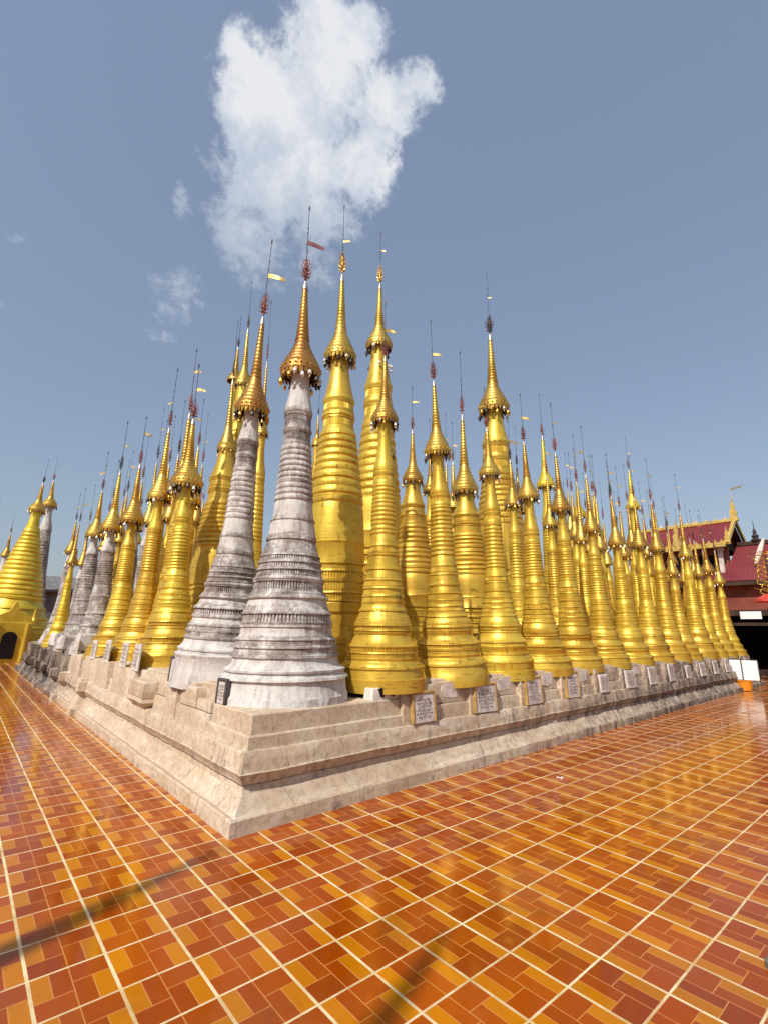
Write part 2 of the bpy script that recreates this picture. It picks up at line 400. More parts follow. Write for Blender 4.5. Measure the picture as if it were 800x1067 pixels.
DRUM = (P_([(-.03, 1.0), (.05, .99), (.052, .93), (.08, .90), (.082, .93), (.10, .92), (.102, .86), (.15, .83), (.158, .828), (.17, .829), (.176, .889), (.199, .885), (.202, .866)], 'b', 0)
    + P_(band(.206, .232, .868, .868) + band(.235, .262, .872, .872) + band(.265, .290, .877, .875) + [(.294, .86), (.304, .845)], 'b', 0)
    + P_([(.308, .905), (.316, .905), (.32, .893), (.36, .897), (.362, .905), (.366, .905), (.368, .895), (.402, .888), (.44, .868), (.468, .845)], 's', 0)
    + P_(rings(.475, .835, .727, .545, 10, .035), 's', 0)
    + P_([(.729, .53), (.734, .53)] + band(.738, .776, .505, .50) + [(.78, .54), (.788, .545), (.794, .51)] + band(.797, .832, .50, .485) + [(.836, .52), (.843, .53), (.85, .50)], 's', 0)
    + P_([(.853, .49), (.858, .475), (.87, .445), (.885, .412), (.90, .380), (.92, .345), (.94, .322), (.965, .308), (.985, .31), (1.02, .35)], 'u', 0))
PLAIN = (P_([(-.03, 1.0), (.03, .98), (.034, .90), (.07, .86), (.075, .80), (.12, .76), (.125, .68), (.19, .62), (.195, .66), (.21, .655), (.215, .58), (.28, .52)], 'b', .85)
    + P_([(.285, .55), (.295, .545), (.30, .48), (.40, .42), (.405, .44), (.415, .435), (.42, .40), (.50, .355)], 's', .8)
    + P_(rings(.505, .345, .74, .29, 11, .02), 's', .9)
    + P_([(.745, .30), (.76, .30), (.765, .28), (.80, .28), (.805, .30)], 's', .85)
    + P_([(.82, .295), (.84, .27), (.87, .215), (.90, .18), (.94, .165), (.97, .175), (1.03, .22)], 'u', .15))
BROAD = (P_([(-.05, 1.08), (.03, 1.05), (.034, .98), (.07, .96), (.075, 1.0), (.09, .99), (.095, .90), (.14, .86), (.145, .90), (.16, .89), (.165, .80), (.22, .72), (.225, .75), (.24, .74), (.245, .68)], 'b', 0)
    + P_([(.29, .62), (.295, .645), (.31, .64)] + rings(.32, .60, .84, .165, 15, .022), 's', 0)
    + P_([(.845, .175), (.855, .175), (.86, .155), (.90, .135), (.94, .12), (.97, .125), (1.02, .15)], 'u', 0))
PROFILE = {'broad': BROAD, 'white': WHITE, 'gold': GOLD, 'drum': DRUM, 'plain': PLAIN}

def hat_profile(rim):
    """gilded umbrella, in rim radii; z from the rim upwards, up to the top of its cone at 4.0"""
    p = [(.42, .10), (.60, .05), (.86, -.10), (.93, -.20), (.985, -.20), (1.0, -.14), (.985, -.10), (.995, .02), (.99, .16), (.955, .20), (.965, .25), (.93, .28)]
    p += [(.90, .33), (.85, .40), (.86, .45), (.80, .50), (.75, .58), (.755, .63), (.69, .68), (.63, .78), (.635, .83), (.57, .88), (.52, .99), (.525, 1.04), (.465, 1.09), (.42, 1.22), (.425, 1.27), (.38, 1.32), (.335, 1.5)]
    n = 14
    for k in range(n):
        u = k / n; z = 1.5 + 2.5 * u; r = .335 - .205 * u ** .75
        p += [(r * 1.10, z + .015), (r * 1.10, z + .07), (r * .95, z + .10), (r * .93, z + .16)]
    p += [(.125, 4.0), (.15, 4.03), (.15, 4.1), (.09, 4.14), (.02, 4.16)]
    return p

def unit_bell():
    b = MB(); b.lathe([(.05, 0), (.16, -.05), (.32, -.22), (.38, -.6), (.5, -.85), (.46, -.88), (.0, -.7)], 8)
    b.tube((0, 0, 0.45), (0, 0, 0), .04, .04, 4); b.box((0, 0, -1.25), (.5, .05, .5)); b.tube((0, 0, -.7), (0, 0, -1.05), .03, .03, 4)
    return b
BELL_DARK = unit_bell().mesh('hanging_bell', 'black_bell', 40)
BELL_PALE = unit_bell().mesh('hanging_bell', 'pale_glass', 40)
BELL_BRONZE = unit_bell().mesh('hanging_bell', 'gilded_metal', 40)

def unit_flower(seed, mat):
    rd = random.Random(seed); b = MB()
    b.lathe([(.02, 0), (.10, .06), (.07, .15), (.16, .32), (.2, .55), (.14, .8), (.06, .95), (.02, 1.0)], 10)
    for lev, (z, r, n, up) in enumerate([(.2, .40, 9, .02), (.38, .52, 10, .10), (.56, .50, 10, .18), (.74, .36, 8, .24), (.88, .2, 6, .22)]):
        for i in range(n):
            th = 2 * pi * (i + .5 * (lev % 2)) / n + rd.uniform(-.1, .1); rr = r * rd.uniform(.8, 1.1)
            e = Vector((rr * cos(th), rr * sin(th), z + up * rd.uniform(.7, 1.3)))
            mid = Vector((rr * .6 * cos(th), rr * .6 * sin(th), z))
            b.tube((.1 * cos(th), .1 * sin(th), z), mid, .035, .03, 4); b.tube(mid, e, .035, .012, 4)
            b.lathe([(.0, -.05), (.05, 0), (.0, .05)], 5, tuple(e))
    return b.mesh('flower_bud', mat, 40)
FLOWERS = [unit_flower(1, 'rust_red_metal'), unit_flower(2, 'rust_red_metal'), unit_flower(3, 'gilded_metal'), unit_flower(4, 'dark_iron')]

def unit_vane(seed, mat):
    """little swallow-tailed flag; unit long, waves a little, 3 mm thick at use size"""
    rd = random.Random(seed); n = 8; b = MB(); ph = rd.uniform(0, 6)
    top, bot = [], []
    for i in range(n + 1):
        u = i / n; h = .17 * (1 - .35 * u); dz = -.16 * u * u + .05 * sin(ph + 5 * u)
        y = .07 * sin(ph + 6 * u) * u
        top.append((u, y, dz + h)); bot.append((u, y, dz - h))
    t = .012
    vs = []
    for (a, c) in zip(top, bot):
        vs += [(a[0], a[1] - t, a[2]), (a[0], a[1] + t, a[2]), (c[0], c[1] + t, c[2]), (c[0], c[1] - t, c[2])]
    fs = [(0, 1, 2, 3), (n * 4 + 3, n * 4 + 2, n * 4 + 1, n * 4)]
    for i in range(n):
        for j in range(4):
            fs.append((i * 4 + j, i * 4 + 4 + j, i * 4 + 4 + (j + 1) % 4, i * 4 + (j + 1) % 4))
    b.add(vs, fs)
    return b.mesh('wind_vane', mat, 50)
VANES = [unit_vane(1, 'vane_gold'), unit_vane(2, 'vane_gold'), unit_vane(3, 'vane_gold')]
VANE_DARK = unit_vane(5, 'cloth_maroon')

def stupa(label, x, y, z0, rb, zr, R, tip, style='gold', col='gold', top=None, lod=2, group=None, seed=0, vane=None, flower=None, hat_mat='gilded_metal', drop=0., name=None):
    """lod 2: fluted bands, bells; 1: medium; 0: far. top = (x, y) of the umbrella (a leaning stupa)."""
    rd = random.Random(seed * 77 + 5)
    body_mat = {'gold': 'gold_paint', 'bright': 'bright_gold_paint', 'white': 'weathered_limewash'}[col]
    root = thing(name or ('stone_stupa' if col == 'white' else 'gold_stupa'), (x, y, z0), label, 'stupa', group)
    H = zr - z0
    if top:
        d = Vector((top[0] - x, top[1] - y, H)).normalized()
        root.rotation_mode = 'QUATERNION'; root.rotation_quaternion = Vector((0, 0, 1)).rotation_difference(d)
        H = sqrt(H * H + (top[0] - x) ** 2 + (top[1] - y) ** 2)
    prof = PROFILE[style]
    seg = {3: 320, 2: 256, 1: 48, 0: 28}[lod]
    nf = seg // 4
    rough = .017 if col == 'white' else .010
    ox, oy = rd.uniform(0, 50), rd.uniform(0, 50)
    nx, ny = rd.uniform(-.008, .008), rd.uniform(-.008, .008)
    k0 = 0
    jit = [1 + rd.uniform(-.012, .012) for _ in prof]
    wa, wb = rd.uniform(.006, .016), rd.uniform(0, 6)
    def warp(t): return H * wa * sin(wb + 9 * t) * min(1, 4 * (1 - t)) * min(1, 8 * t)
    for sec, nm in (('b', 'base'), ('s', 'shaft'), ('u', 'bell_dome')):
        idx = [i for i, p in enumerate(prof) if p[2] == sec]
        if idx[0] > 0: idx = [idx[0] - 1] + idx      # share the seam ring
        pr = [(prof[i][1] * rb * jit[i], prof[i][0] * H + (warp(prof[i][0]) if 0 < prof[i][0] < .95 else 0)) for i in idx]
        fl = [prof[i][4] for i in idx]
        attr = []
        for i in idx: attr += [prof[i][3]] * seg
        def fn(k, th, r, z):
            if lod >= 2 and fl[k]:
                r *= 1 - (.042 if col == 'white' else .026) * (1 if cos(nf * th) > .5 else 0)
            if lod >= 1:
                r *= 1 + .012 * sin(th - wb) * sin(z * 3 + ox) + rough * (noise.noise(Vector((cos(th) * 2.2 + ox, sin(th) * 2.2 + oy, z * 2.6))) * 1.3 + noise.noise(Vector((cos(th) * 7 + ox, sin(th) * 7 + oy, z * 12))) * .8)
            return r
        b = MB(); b.lathe(pr, seg, fn=fn)
        b.build(nm, body_mat, root, 38, attr)
    # umbrella
    hs = 64 if lod >= 2 else (36 if lod == 1 else 20)
    Htip = tip - zr
    sc = .47 * Htip / 4.0 / R                       # vertical stretch of the cone so that it ends where the photo's does
    hp = hat_profile(R)
    nb = 12 if R > .2 else 10
    def hz(z): return (z if z < .3 else .3 + (z - .3) * (sc * 4.0 - .3) / 3.7) * R
    def fnh(k, th, r, z):
        if lod >= 1 and 5 <= k <= 8: r *= 1 + .035 * max(0, cos(nb * 2 * th)) * (1 if k in (6, 7) else .4)
        if lod >= 2 and 12 <= k: r *= 1 + .018 * cos(24 * th + k)
        return r
    b = MB()
    b.cur = 1
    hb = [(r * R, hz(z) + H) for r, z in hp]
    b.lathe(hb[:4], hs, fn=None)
    b.cur = 0
    b.lathe(hb[3:], hs, fn=lambda k, th, r, z: fnh(k + 3, th, r, z))
    if lod >= 1:      # pierced frill hanging under the rim
        nfr = 24 if lod >= 2 else 16; sg = nfr * 4
        vs = []; fs = []
        for i in range(sg):
            th = 2 * pi * i / sg; dz = -.30 - .13 * abs(cos(nfr / 2 * th)) - (.10 if i % 8 == 0 else 0)
            for rr, zz in ((.985, -.14), (.955, dz), (.935, dz), (.955, -.14)): vs.append((R * rr * cos(th), R * rr * sin(th), H + R * zz))
        for i in range(sg):
            if i % 4 == 2: continue
            a, c = i * 4, ((i + 1) % sg) * 4
            for j in range(4): fs.append((a + j, c + j, c + (j + 1) % 4, a + (j + 1) % 4))
        b.add(vs, fs)
        if lod >= 2:  # bosses on the rim band
            for i in range(nb * 2):
                th = 2 * pi * i / (nb * 2)
                b.lathe([(0, -.07 * R), (.055 * R, -.035 * R), (.07 * R, 0), (.055 * R, .035 * R), (0, .07 * R)], 6, (R * cos(th), R * sin(th), H + .02 * R))
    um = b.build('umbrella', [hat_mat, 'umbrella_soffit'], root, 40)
    if lod >= 1:
        nbell = {3: 16, 2: 14, 1: 8}[lod]
        for i in range(nbell):
            th = 2 * pi * (i + rd.uniform(-.15, .15)) / nbell
            me = rd.choice([BELL_DARK, BELL_DARK, BELL_PALE, BELL_BRONZE])
            o = link('hanging_bell', me, None, um)
            o.location = (R * .95 * cos(th), R * .95 * sin(th), H - R * (.26 + .25 * (i % 2) * rd.uniform(.3, 1) + drop * rd.random()))
            s_ = R * rd.uniform(.20, .30); o.scale = (s_, s_, s_ * 1.1); o.rotation_euler = (0, 0, th)
    # mast: silver tube, rod, beads
    zc = H + sc * 4.0 * R; zt = H + Htip * .53; z_end = H + Htip
    mr = min(.0085, max(.005, R * .032))
    b = MB(); b.cur = 0
    b.lathe([(R * .15, zc), (R * .13, zc + .03 * Htip), (R * .075, zt - .01 * Htip), (R * .06, zt)], 10)
    b.cur = 1
    b.tube((0, 0, zt - .01), (0, 0, z_end), mr * .8, mr * .5, 6)
    for q in range(4):
        z = H + Htip * rd.uniform(.68, .9); b.lathe([(0, -.03), (mr * 1.6, 0), (0, .03)], 6, (0, 0, z))
    b.lathe([(0, -.05), (mr * 1.5, -.02), (mr * 1.8, .01), (0, .06)], 6, (0, 0, z_end))
    mast = b.build('mast', ['silver_metal', 'dark_iron'], root, 40)
    fo = link('flower_bud', FLOWERS[flower if flower is not None else rd.choice([0, 0, 1, 3])], None, mast)
    fs_ = Htip * (.12 if flower != 2 else .13); fw_ = R * (.55 if lod > 1 else .40)
    fo.location = (0, 0, zt + .005 * Htip); fo.scale = (fw_, fw_, fs_); fo.rotation_euler = (0, 0, rd.uniform(0, 6))
    if vane is None: vane = rd.random() < .75
    if vane:
        vm = VANE_DARK if vane == 'dark' else rd.choice(VANES)
        v = link('wind_vane', vm, None, mast)
        a = -.72 + rd.uniform(-.5, .5) + (pi if (vane is True and rd.random() < .2) else 0)
        L = {'dark': .24, 'pennant': .25}.get(vane, rd.uniform(.10, .17))
        v.location = (0, 0, H + Htip * (rd.uniform(.72, .84) if vane is True else .78)); v.scale = (L, L, L * rd.uniform(.8, 1.1)); v.rotation_euler = (0, radians(18) if vane == 'dark' else 0, a)
    return root

ORD = ['first', 'second', 'third', 'fourth', 'fifth', 'sixth', 'seventh', 'eighth', 'ninth', 'tenth', 'eleventh', 'twelfth', 'thirteenth', 'fourteenth', 'fifteenth', 'sixteenth']
ZP = .95
# -- the two white ones at the corner
stupa('tall white weathered stupa standing on the very corner of the plinth', 1.585, 2.385, .80, .618, 4.53, .242, 6.95, 'white', 'white', top=(1.55, 2.40), lod=3, seed=1, vane='dark', flower=0, hat_mat='bronzed_gilding')
stupa('grey weathered stupa with gilded umbrella just behind the white corner stupa', 1.37, 3.50, ZP, .52, 4.33, .222, 6.95, 'white', 'white', top=(1.40, 3.36), lod=3, seed=2, vane='pennant', flower=0, hat_mat='bronzed_gilding')
# -- front row of the right face
front_right = [  # base x, top x, rim z, R, tip z, base r
    (2.70, 2.66, 4.16, .175, 5.90, .50), (3.88, 3.70, 4.01, .186, 6.09, .505), (5.08, 4.96, 3.98, .170, 5.45, .475), (6.22, 6.10, 3.83, .185, 5.75, .48),
    (7.40, 7.26, 3.82, .184, 5.96, .46), (8.62, 8.52, 3.60, .169, 5.87, .45), (9.86, 9.74, 3.48, .182, 5.55, .45), (11.15, 11.1, 3.61, .188, 5.87, .45),
    (12.33, 12.29, 3.67, .190, 6.09, .45), (13.4, 13.3, 3.14, .156, 5.21, .42), (14.7, 14.66, 3.77, .190, 6.24, .46), (15.75, 15.7, 3.3, .17, 5.3, .44), (16.8, 16.74, 3.52, .20, 5.5, .46), (18.0, 17.95, 3.25, .18, 5.3, .45)]
for k, (bx, tx, zr, R, tip, rb) in enumerate(front_right):
    yy = 2.12 + .035 * (bx - 2.7)
    lab = ['gold stupa of the front row on the right face, next to the white corner stupa', ][0] if k == 0 else 'gold stupa, %s along the right front row counting from the plinth corner' % ORD[k]
    if k == 13: lab = 'gold stupa ending the front row at the far right end of the plinth'
    stupa(lab, bx, yy, ZP, rb, zr, R, tip, 'gold', 'gold', top=(tx, yy), lod=2 if k < 5 else 1, seed=20 + k, group='gold stupas in the front row of the right face', vane=True)
# -- named stupas behind them
G = 'gold stupas standing behind the front rows'
stupa('stout tall gold stupa with thick rings and smooth drum behind the white corner stupa', 2.90, 3.42, ZP, .47, 5.72, .25, 8.58, 'drum', 'gold', top=(2.80, 3.40), lod=2, seed=50, flower=2, vane=True, group=G)
stupa('tallest ringed gold stupa with ornate hanging garlands, behind the first gold front stupa', 4.75, 4.75, ZP, .55, 7.35, .274, 10.2, 'drum', 'gold', top=(4.66, 4.69), lod=2, seed=51, flower=2, vane=True, drop=1.6, group=G)
stupa('slim gold stupa squeezed between the stout ringed stupa and the first gold front stupa', 4.5, 4.2, ZP, .40, 4.75, .15, 6.2, 'gold', 'gold', lod=1, seed=52, vane=False, group=G)
stupa('small gold stupa in the gap between the first and second gold front stupas', 4.50, 3.45, ZP, .40, 4.04, .183, 5.77, 'drum', 'gold', top=(4.44, 3.43), lod=1, seed=53, vane=True, group=G)
stupa('gold stupa with wide flared umbrella in the gap between the second and third front stupas', 5.98, 3.50, ZP, .50, 4.17, .25, 7.11, 'drum', 'gold', top=(5.89, 3.48), lod=1, seed=54, vane=False, group=G)
stupa('gold stupa whose spire rises just left of the second gold front stupa', 6.25, 4.75, ZP, .45, 4.5, .168, 6.16, 'gold', 'gold', lod=1, seed=55, vane=False, group=G)
stupa('very tall gold stupa with wide umbrella and pale vane, rising above the third front stupa', 8.95, 4.85, ZP, .68, 7.35, .40, 11.5, 'drum', 'gold', top=(8.80, 4.83), lod=2, seed=56, vane=True, flower=3, group=G)
stupa('gold stupa in the gap between the third and fourth front stupas, with a thin mast', 7.65, 3.56, ZP, .45, 4.21, .187, 6.11, 'gold', 'gold', top=(7.55, 3.54), lod=1, seed=57, group=G)
stupa('gold stupa with plain smooth bell-shaped umbrella behind the fourth front stupa', 11.4, 4.95, ZP, .62, 5.75, .25, 8.63, 'gold', 'bright', top=(11.31, 4.92), lod=1, seed=58, vane=False, hat_mat='bright_gold_paint', group=G)
stupa('gold stupa with plain smooth umbrella between the fifth and sixth front stupas', 13.4, 5.0, ZP, .55, 5.17, .215, 7.43, 'gold', 'bright', top=(13.33, 4.99), lod=1, seed=59, vane=True, hat_mat='bright_gold_paint', group=G)
stupa('tall pale-domed gold stupa with smooth umbrella above the seventh and eighth front stupas', 18.1, 5.2, ZP, .70, 6.34, .26, 9.2, 'gold', 'bright', top=(18.0, 5.16), lod=1, seed=60, vane=True, hat_mat='bright_gold_paint', group=G)
# -- second and third rows further right: one behind each gap
rd = random.Random(3)
row2 = [(9.2, 3.6, 4.0, 6.3), (10.45, 3.65, 3.9, 6.1), (11.7, 3.7, 4.1, 6.4), (12.9, 3.75, 3.95, 6.5), (14.1, 3.75, 4.2, 6.7), (15.3, 3.8, 4.0, 6.4), (16.5, 3.85, 4.3, 6.9), (17.7, 3.9, 4.0, 6.4)]
for k, (x, y, zr, tip) in enumerate(row2):
    stupa('gold stupa of the right second row, in the gap after the %s front stupa' % ORD[5 + k], x, y, ZP, .45, zr, .18, tip, 'gold', 'gold', top=(x - .06, y), lod=1, seed=70 + k, group=G)
row3 = [(7.3, 5.0, 4.35, 6.5), (10.0, 5.0, 4.7, 7.2), (12.3, 6.2, 4.9, 7.4), (14.6, 5.05, 4.8, 7.5), (16.0, 5.1, 4.7, 7.5), (15.4, 6.4, 5.2, 8.2)]
for k, (x, y, zr, tip) in enumerate(row3):
    nm = ['between the third and fourth', 'between the fourth and fifth', 'between the fifth and sixth', 'over the sixth', 'between the sixth and seventh', 'over the seventh'][k]
    stupa('gold third-row stupa, umbrella seen %s right front stupas' % nm, x, y, ZP, .46, zr, .19, tip, 'gold', 'gold', lod=0, seed=90 + k, group=G)
back = []
rb2 = random.Random(41)
for j, (y, zr0, x0, n) in enumerate([(6.3, 4.2, 11.2, 6), (7.6, 4.4, 13.0, 6), (9.0, 4.8, 15.0, 5), (5.0, 3.9, 9.2, 3)]):
    for i in range(n):
        back.append((x0 + i * 1.28 + rb2.uniform(-.2, .2), y + rb2.uniform(-.15, .15), zr0 + rb2.uniform(-.35, .35)))
back += [(7.9, 5.75, 4.3), (9.4, 6.3, 4.5), (9.9, 7.7, 4.6), (11.2, 8.7, 4.9), (6.6, 7.1, 4.3), (8.7, 8.9, 4.6), (12.5, 9.6, 5.0), (10.6, 6.4, 4.4), (5.4, 5.9, 4.1)]
for k, (x, y, zr) in enumerate(back):
    stupa('one of the many gold stupas massed in the deep rows behind the right front row', x, y, ZP, .50, zr, .185, zr + rb2.uniform(2.0, 2.9), 'gold', 'gold', lod=0, seed=400 + k, vane=k % 2 == 0, group='gold stupas massed in the deep rows')
mid = []
for i in range(9): mid.append((9.3 + 1.17 * i, 3.0 + .03 * i, 3.35 + rb2.uniform(-.25, .3), .40))
for i in range(8): mid.append((11.4 + 1.1 * i, 4.4, 3.8 + rb2.uniform(-.3, .35), .44))
for i in range(5): mid.append((14.3 + 1.1 * i, 5.7, 4.1 + rb2.uniform(-.3, .4), .46))
for k, (x, y, zr, rb) in enumerate(mid):
    stupa('one of the slim gold stupas crowded in the gaps of the right front row', x + rb2.uniform(-.12, .12), y, ZP, rb, zr, .165, zr + rb2.uniform(1.9, 2.7), 'gold', 'gold', lod=1 if k < 4 else 0, seed=450 + k, vane=k % 2 == 0, group='gold stupas crowded in the gaps of the right front row')
deep = [(5.9, 6.2, 4.1, 5.9, 'between the ringed tall stupa and the second front stupa'), (8.3, 6.3, 4.3, 6.2, 'between the second and third front stupas'), (7.0, 8.0, 4.4, 6.2, 'low between the slim stupas beside the first front stupa'), (10.4, 7.4, 4.8, 6.9, 'below the very tall wide-umbrella stupa'), (4.6, 7.2, 4.2, 5.6, 'low behind the stout ringed stupa')]
for k, (x, y, zr, tip, nm) in enumerate(deep):
    stupa('gold stupa deep in the cluster, %s' % nm, x, y, ZP, .50, zr, .19, tip, 'gold', 'gold', lod=0, seed=100 + k, group=G)
# -- left face, front row
GL = 'stupas in the front row of the left face'
front_left = [  # x, base y, rim (x, y), rim z, R, tip, r, col, label
    (1.38, 5.50, (1.38, 5.62), 3.80, .255, 6.0, .50, 'gold', 'gold', 'bright gold stupa behind white tablets, first gold one left of the grey stupa'),
    (1.62, 6.55, (1.62, 6.65), 3.98, .24, 6.9, .49, 'gold', 'gold', 'gold stupa tucked just behind the first gold stupa of the left face'),
    (1.35, 7.05, (1.36, 7.01), 3.84, .215, 6.46, .47, 'gold', 'gold', 'gold stupa of the left front row, second gold one away from the grey pair'),
    (1.35, 8.75, (1.36, 8.85), 3.70, .24, 6.10, .50, 'gold', 'gold', 'gold stupa of the left front row standing beside the bare stone stupas'),
    (1.35, 10.7, (1.35, 10.73), 3.79, .25, 6.58, .52, 'plain', 'white', 'bare grey stone stupa next to the last large gold one on the left face'),
    (1.35, 12.7, (1.35, 12.72), 3.92, .237, 6.30, .52, 'plain', 'white', 'bare grey stone stupa with a white neck, second bare one on the left face'),
    (1.15, 14.6, (1.18, 14.6), 3.30, .15, 5.6, .36, 'gold', 'bright', 'small slender yellow-gold stupa among the ruined stone ones on the left face'),
    (1.40, 16.6, (1.38, 16.7), 3.90, .19, 5.9, .50, 'plain', 'white', 'crumbling grey stone stupa at the far left end of the plinth')]
for k, (x, y, top, zr, R, tip, rb, st, col, lab) in enumerate(front_left):
    stupa(lab, x, y, ZP, rb, zr, R, tip, st, col, top=top, lod=2 if k == 0 else 1, seed=120 + k, group=GL, vane=True)
# -- behind them on the left
GB = 'stupas behind the front row of the left face'
stupa('gold ringed stupa left of the grey stupa, its umbrella lower than the tall cone', 2.62, 7.1, ZP, .56, 5.19, .20, 8.35, 'drum', 'gold', top=(2.62, 7.23), lod=1, seed=140, group=GB, vane=False)
stupa('tall gold stupa whose long cone rises directly behind the grey stupa', 3.02, 7.5, ZP, .48, 7.0, .20, 9.8, 'drum', 'gold', top=(3.0, 7.6), lod=1, seed=141, group=GB, flower=3)
stupa('gold stupa whose umbrella peeks out right of the grey stupa', 2.62, 5.5, ZP, .42, 5.02, .12, 7.87, 'gold', 'gold', top=(2.60, 5.56), lod=1, seed=142, group=GB, vane=False)
stupa('gold stupa half hidden between the grey stupa and the tall cone behind it', 3.3, 8.9, ZP, .50, 7.75, .20, 9.6, 'gold', 'gold', lod=0, seed=143, group=GB, vane=False)
stupa('small grey stupa far off in the gap left of the grey stupa', 3.85, 11.8, ZP, .42, 4.35, .142, 5.95, 'plain', 'white', lod=0, seed=144, group=GB, vane=False)
stupa('gold stupa with a tiny umbrella peeking out left of the white corner stupa', 2.65, 5.0 + .9, ZP, .36, 4.25, .10, 5.2, 'gold', 'gold', lod=0, seed=145, group=GB, vane=False)
stupa('gold stupa with a tiny umbrella between the white corner stupa and the stout ringed one', 3.85, 5.63, ZP, .40, 5.15, .11, 6.4, 'gold', 'gold', lod=0, seed=146, group=GB, vane=False)
bl = [(2.6, 9.6, 4.3, 7.2, 'gold', 'behind the second gold stupa of the left face'), (2.6, 11.2, 4.3, 7.3, 'gold', 'just left of the second gold stupa of the left face'), (2.7, 12.9, 4.5, 8.2, 'white', 'between the gold and bare stone stupas at left'),
      (2.6, 14.6, 4.2, 7.4, 'gold', 'behind the first bare stone stupa'), (2.6, 16.2, 4.3, 7.3, 'white', 'behind the second bare stone stupa'), (2.5, 17.8, 4.2, 6.9, 'white', 'behind the small yellow-gold stupa'), (3.8, 14.0, 4.9, 8.4, 'gold', 'highest behind the bare stone stupas')]
for k, (x, y, zr, tip, col, nm) in enumerate(bl):
    stupa(('gold' if col == 'gold' else 'grey stone') + ' stupa whose spire shows %s' % nm, x, y, ZP, .46, zr, .20, tip, 'gold' if col == 'gold' else 'plain', col, lod=0, seed=150 + k, group=GB, vane=k % 2 == 0)

rb3 = random.Random(77)
for k, (x, y, zr, c) in enumerate([(2.25, 7.9, 4.0, 'gold'), (2.2, 9.1, 4.0, 'gold'), (2.15, 10.2, 4.1, 'gold'), (2.1, 11.7, 4.0, 'white'), (2.1, 13.3, 4.0, 'gold'), (2.1, 15.2, 4.0, 'white'), (3.3, 10.6, 4.4, 'gold'), (3.4, 12.4, 4.5, 'gold'), (3.4, 15.4, 4.7, 'gold'), (3.4, 17.0, 4.6, 'white'), (1.9, 17.6, 3.7, 'white'), (2.9, 11.4, 4.3, 'gold')]):
    stupa('one of the slim %s stupas crowded behind the left front row' % ('gold' if c == 'gold' else 'grey stone'), x, y, ZP, .43, zr + rb3.uniform(-.15, .15), .19, zr + rb3.uniform(2.2, 3.0), 'gold' if c == 'gold' else 'plain', c, lod=1 if y < 11 else 0, seed=500 + k, vane=k % 2 == 0, group='%s stupas crowded behind the left front row' % ('gold' if c == 'gold' else 'grey stone'))

# -- distant ones to the left, off the plinth
GD = 'stupas standing apart at the far left'
lg = stupa('broad yellow-gold stupa with a dark arched niche, standing apart at far left', 0.62, 25.0, 0.9, 1.62, 6.74, .34, 9.2, 'broad', 'bright', top=(.82, 25.0), lod=1, seed=170, vane=False, name='gold_stupa', group=GD)
b = MB(); b.box((0, 0, -.38), (3.7, 3.7, 1.02), bev=.05); b.box((0, 0, .20), (3.5, 3.5, .2), bev=.04)
pl = b.build('pedestal', 'bright_gold_paint', lg)
def arch(w, h, n=10):
    o = [(-w / 2, 0), (w / 2, 0)]
    for i in range(n + 1):
        a = pi * i / n; o.append((w / 2 * cos(a), h - w / 2 + w / 2 * sin(a)))
    return o
b = MB(); b.box((0, 0, .7), (1.35, .7, 1.7), bev=.03); b.prism([(-.8, 1.5), (.8, 1.5), (.5, 1.8), (.2, 1.95), (0, 2.4), (-.2, 1.95), (-.5, 1.8)], .5)
for s in (-1, 1): b.tube((s * .52, -.42, 0), (s * .52, -.42, 1.5), .10, .08, 12); b.lathe([(.02, 0), (.14, .1), (.08, .25), (.02, .6)], 8, (s * .7, 0, 1.52))
po = b.build('porch', 'bright_gold_paint', lg); po.location = (-.05, -2.0, -.88)
b = MB(); b.prism(arch(.50, 1.05), .1); ni = b.build('niche_opening', 'deep_brown', po); ni.location = (0, -.36, .12)  # solid near-black arch; the shade of a recess is put into its colour
stupa('tall grey stone stupa with gilded umbrella behind the broad yellow-gold one', 1.85, 30.0, 0.5, 1.0, 8.07, .36, 10.8, 'plain', 'white', top=(1.7, 30), lod=1, seed=171, group=GD, vane=False)
stupa('small grey-green stupa at the left edge of the view', .40, 34.0, .3, .95, 5.45, .29, 8.0, 'plain', 'white', lod=0, seed=172, group=GD, vane=False)
stupa('farthest thin spire cut by the left edge of the view', -.35, 38.0, .3, .95, 7.0, .26, 9.6, 'plain', 'white', lod=0, seed=173, group=GD, vane=False)

# ------------------------------------------------------------------ the plinth
AR = .035
CO = Vector((.66, 1.43))
LX, LY = 18.4, 17.6
dR = Vector((cos(AR), sin(AR))); nR = Vector((sin(AR), -cos(AR)))
A = CO; B = CO + dR * LX; Cc = B + Vector((0, LY)); D = CO + Vector((0, LY))
quad = [A, B, Cc, D]
plinth = thing('stone_plinth', (A.x, A.y, 0), 'long stepped plaster plinth carrying the whole cluster of stupas', 'plinth')
def off_poly(poly, d):
    n = len(poly); out = []
    for i in range(n):
        p0, p1, p2 = poly[i - 1], poly[i], poly[(i + 1) % n]
        e1 = (p1 - p0).normalized(); e2 = (p2 - p1).normalized()
        n1 = Vector((-e1.y, e1.x)); n2 = Vector((-e2.y, e2.x))
        bis = (n1 + n2) / (1 + n1.dot(n2)); out.append(p1 + bis * d)
    return out
def old(p):      # how blackened: the far part of the left face and the right face beyond x = 8
    a = max(0, min(1, (p.y - 8.5) / 3)) if p.x < 3 else 0
    b = max(0, min(.8, .12 + (p.x - 3.0) / 11)) if p.y < 3.5 and p.x > 1.5 else 0
    return max(a, b, .06)
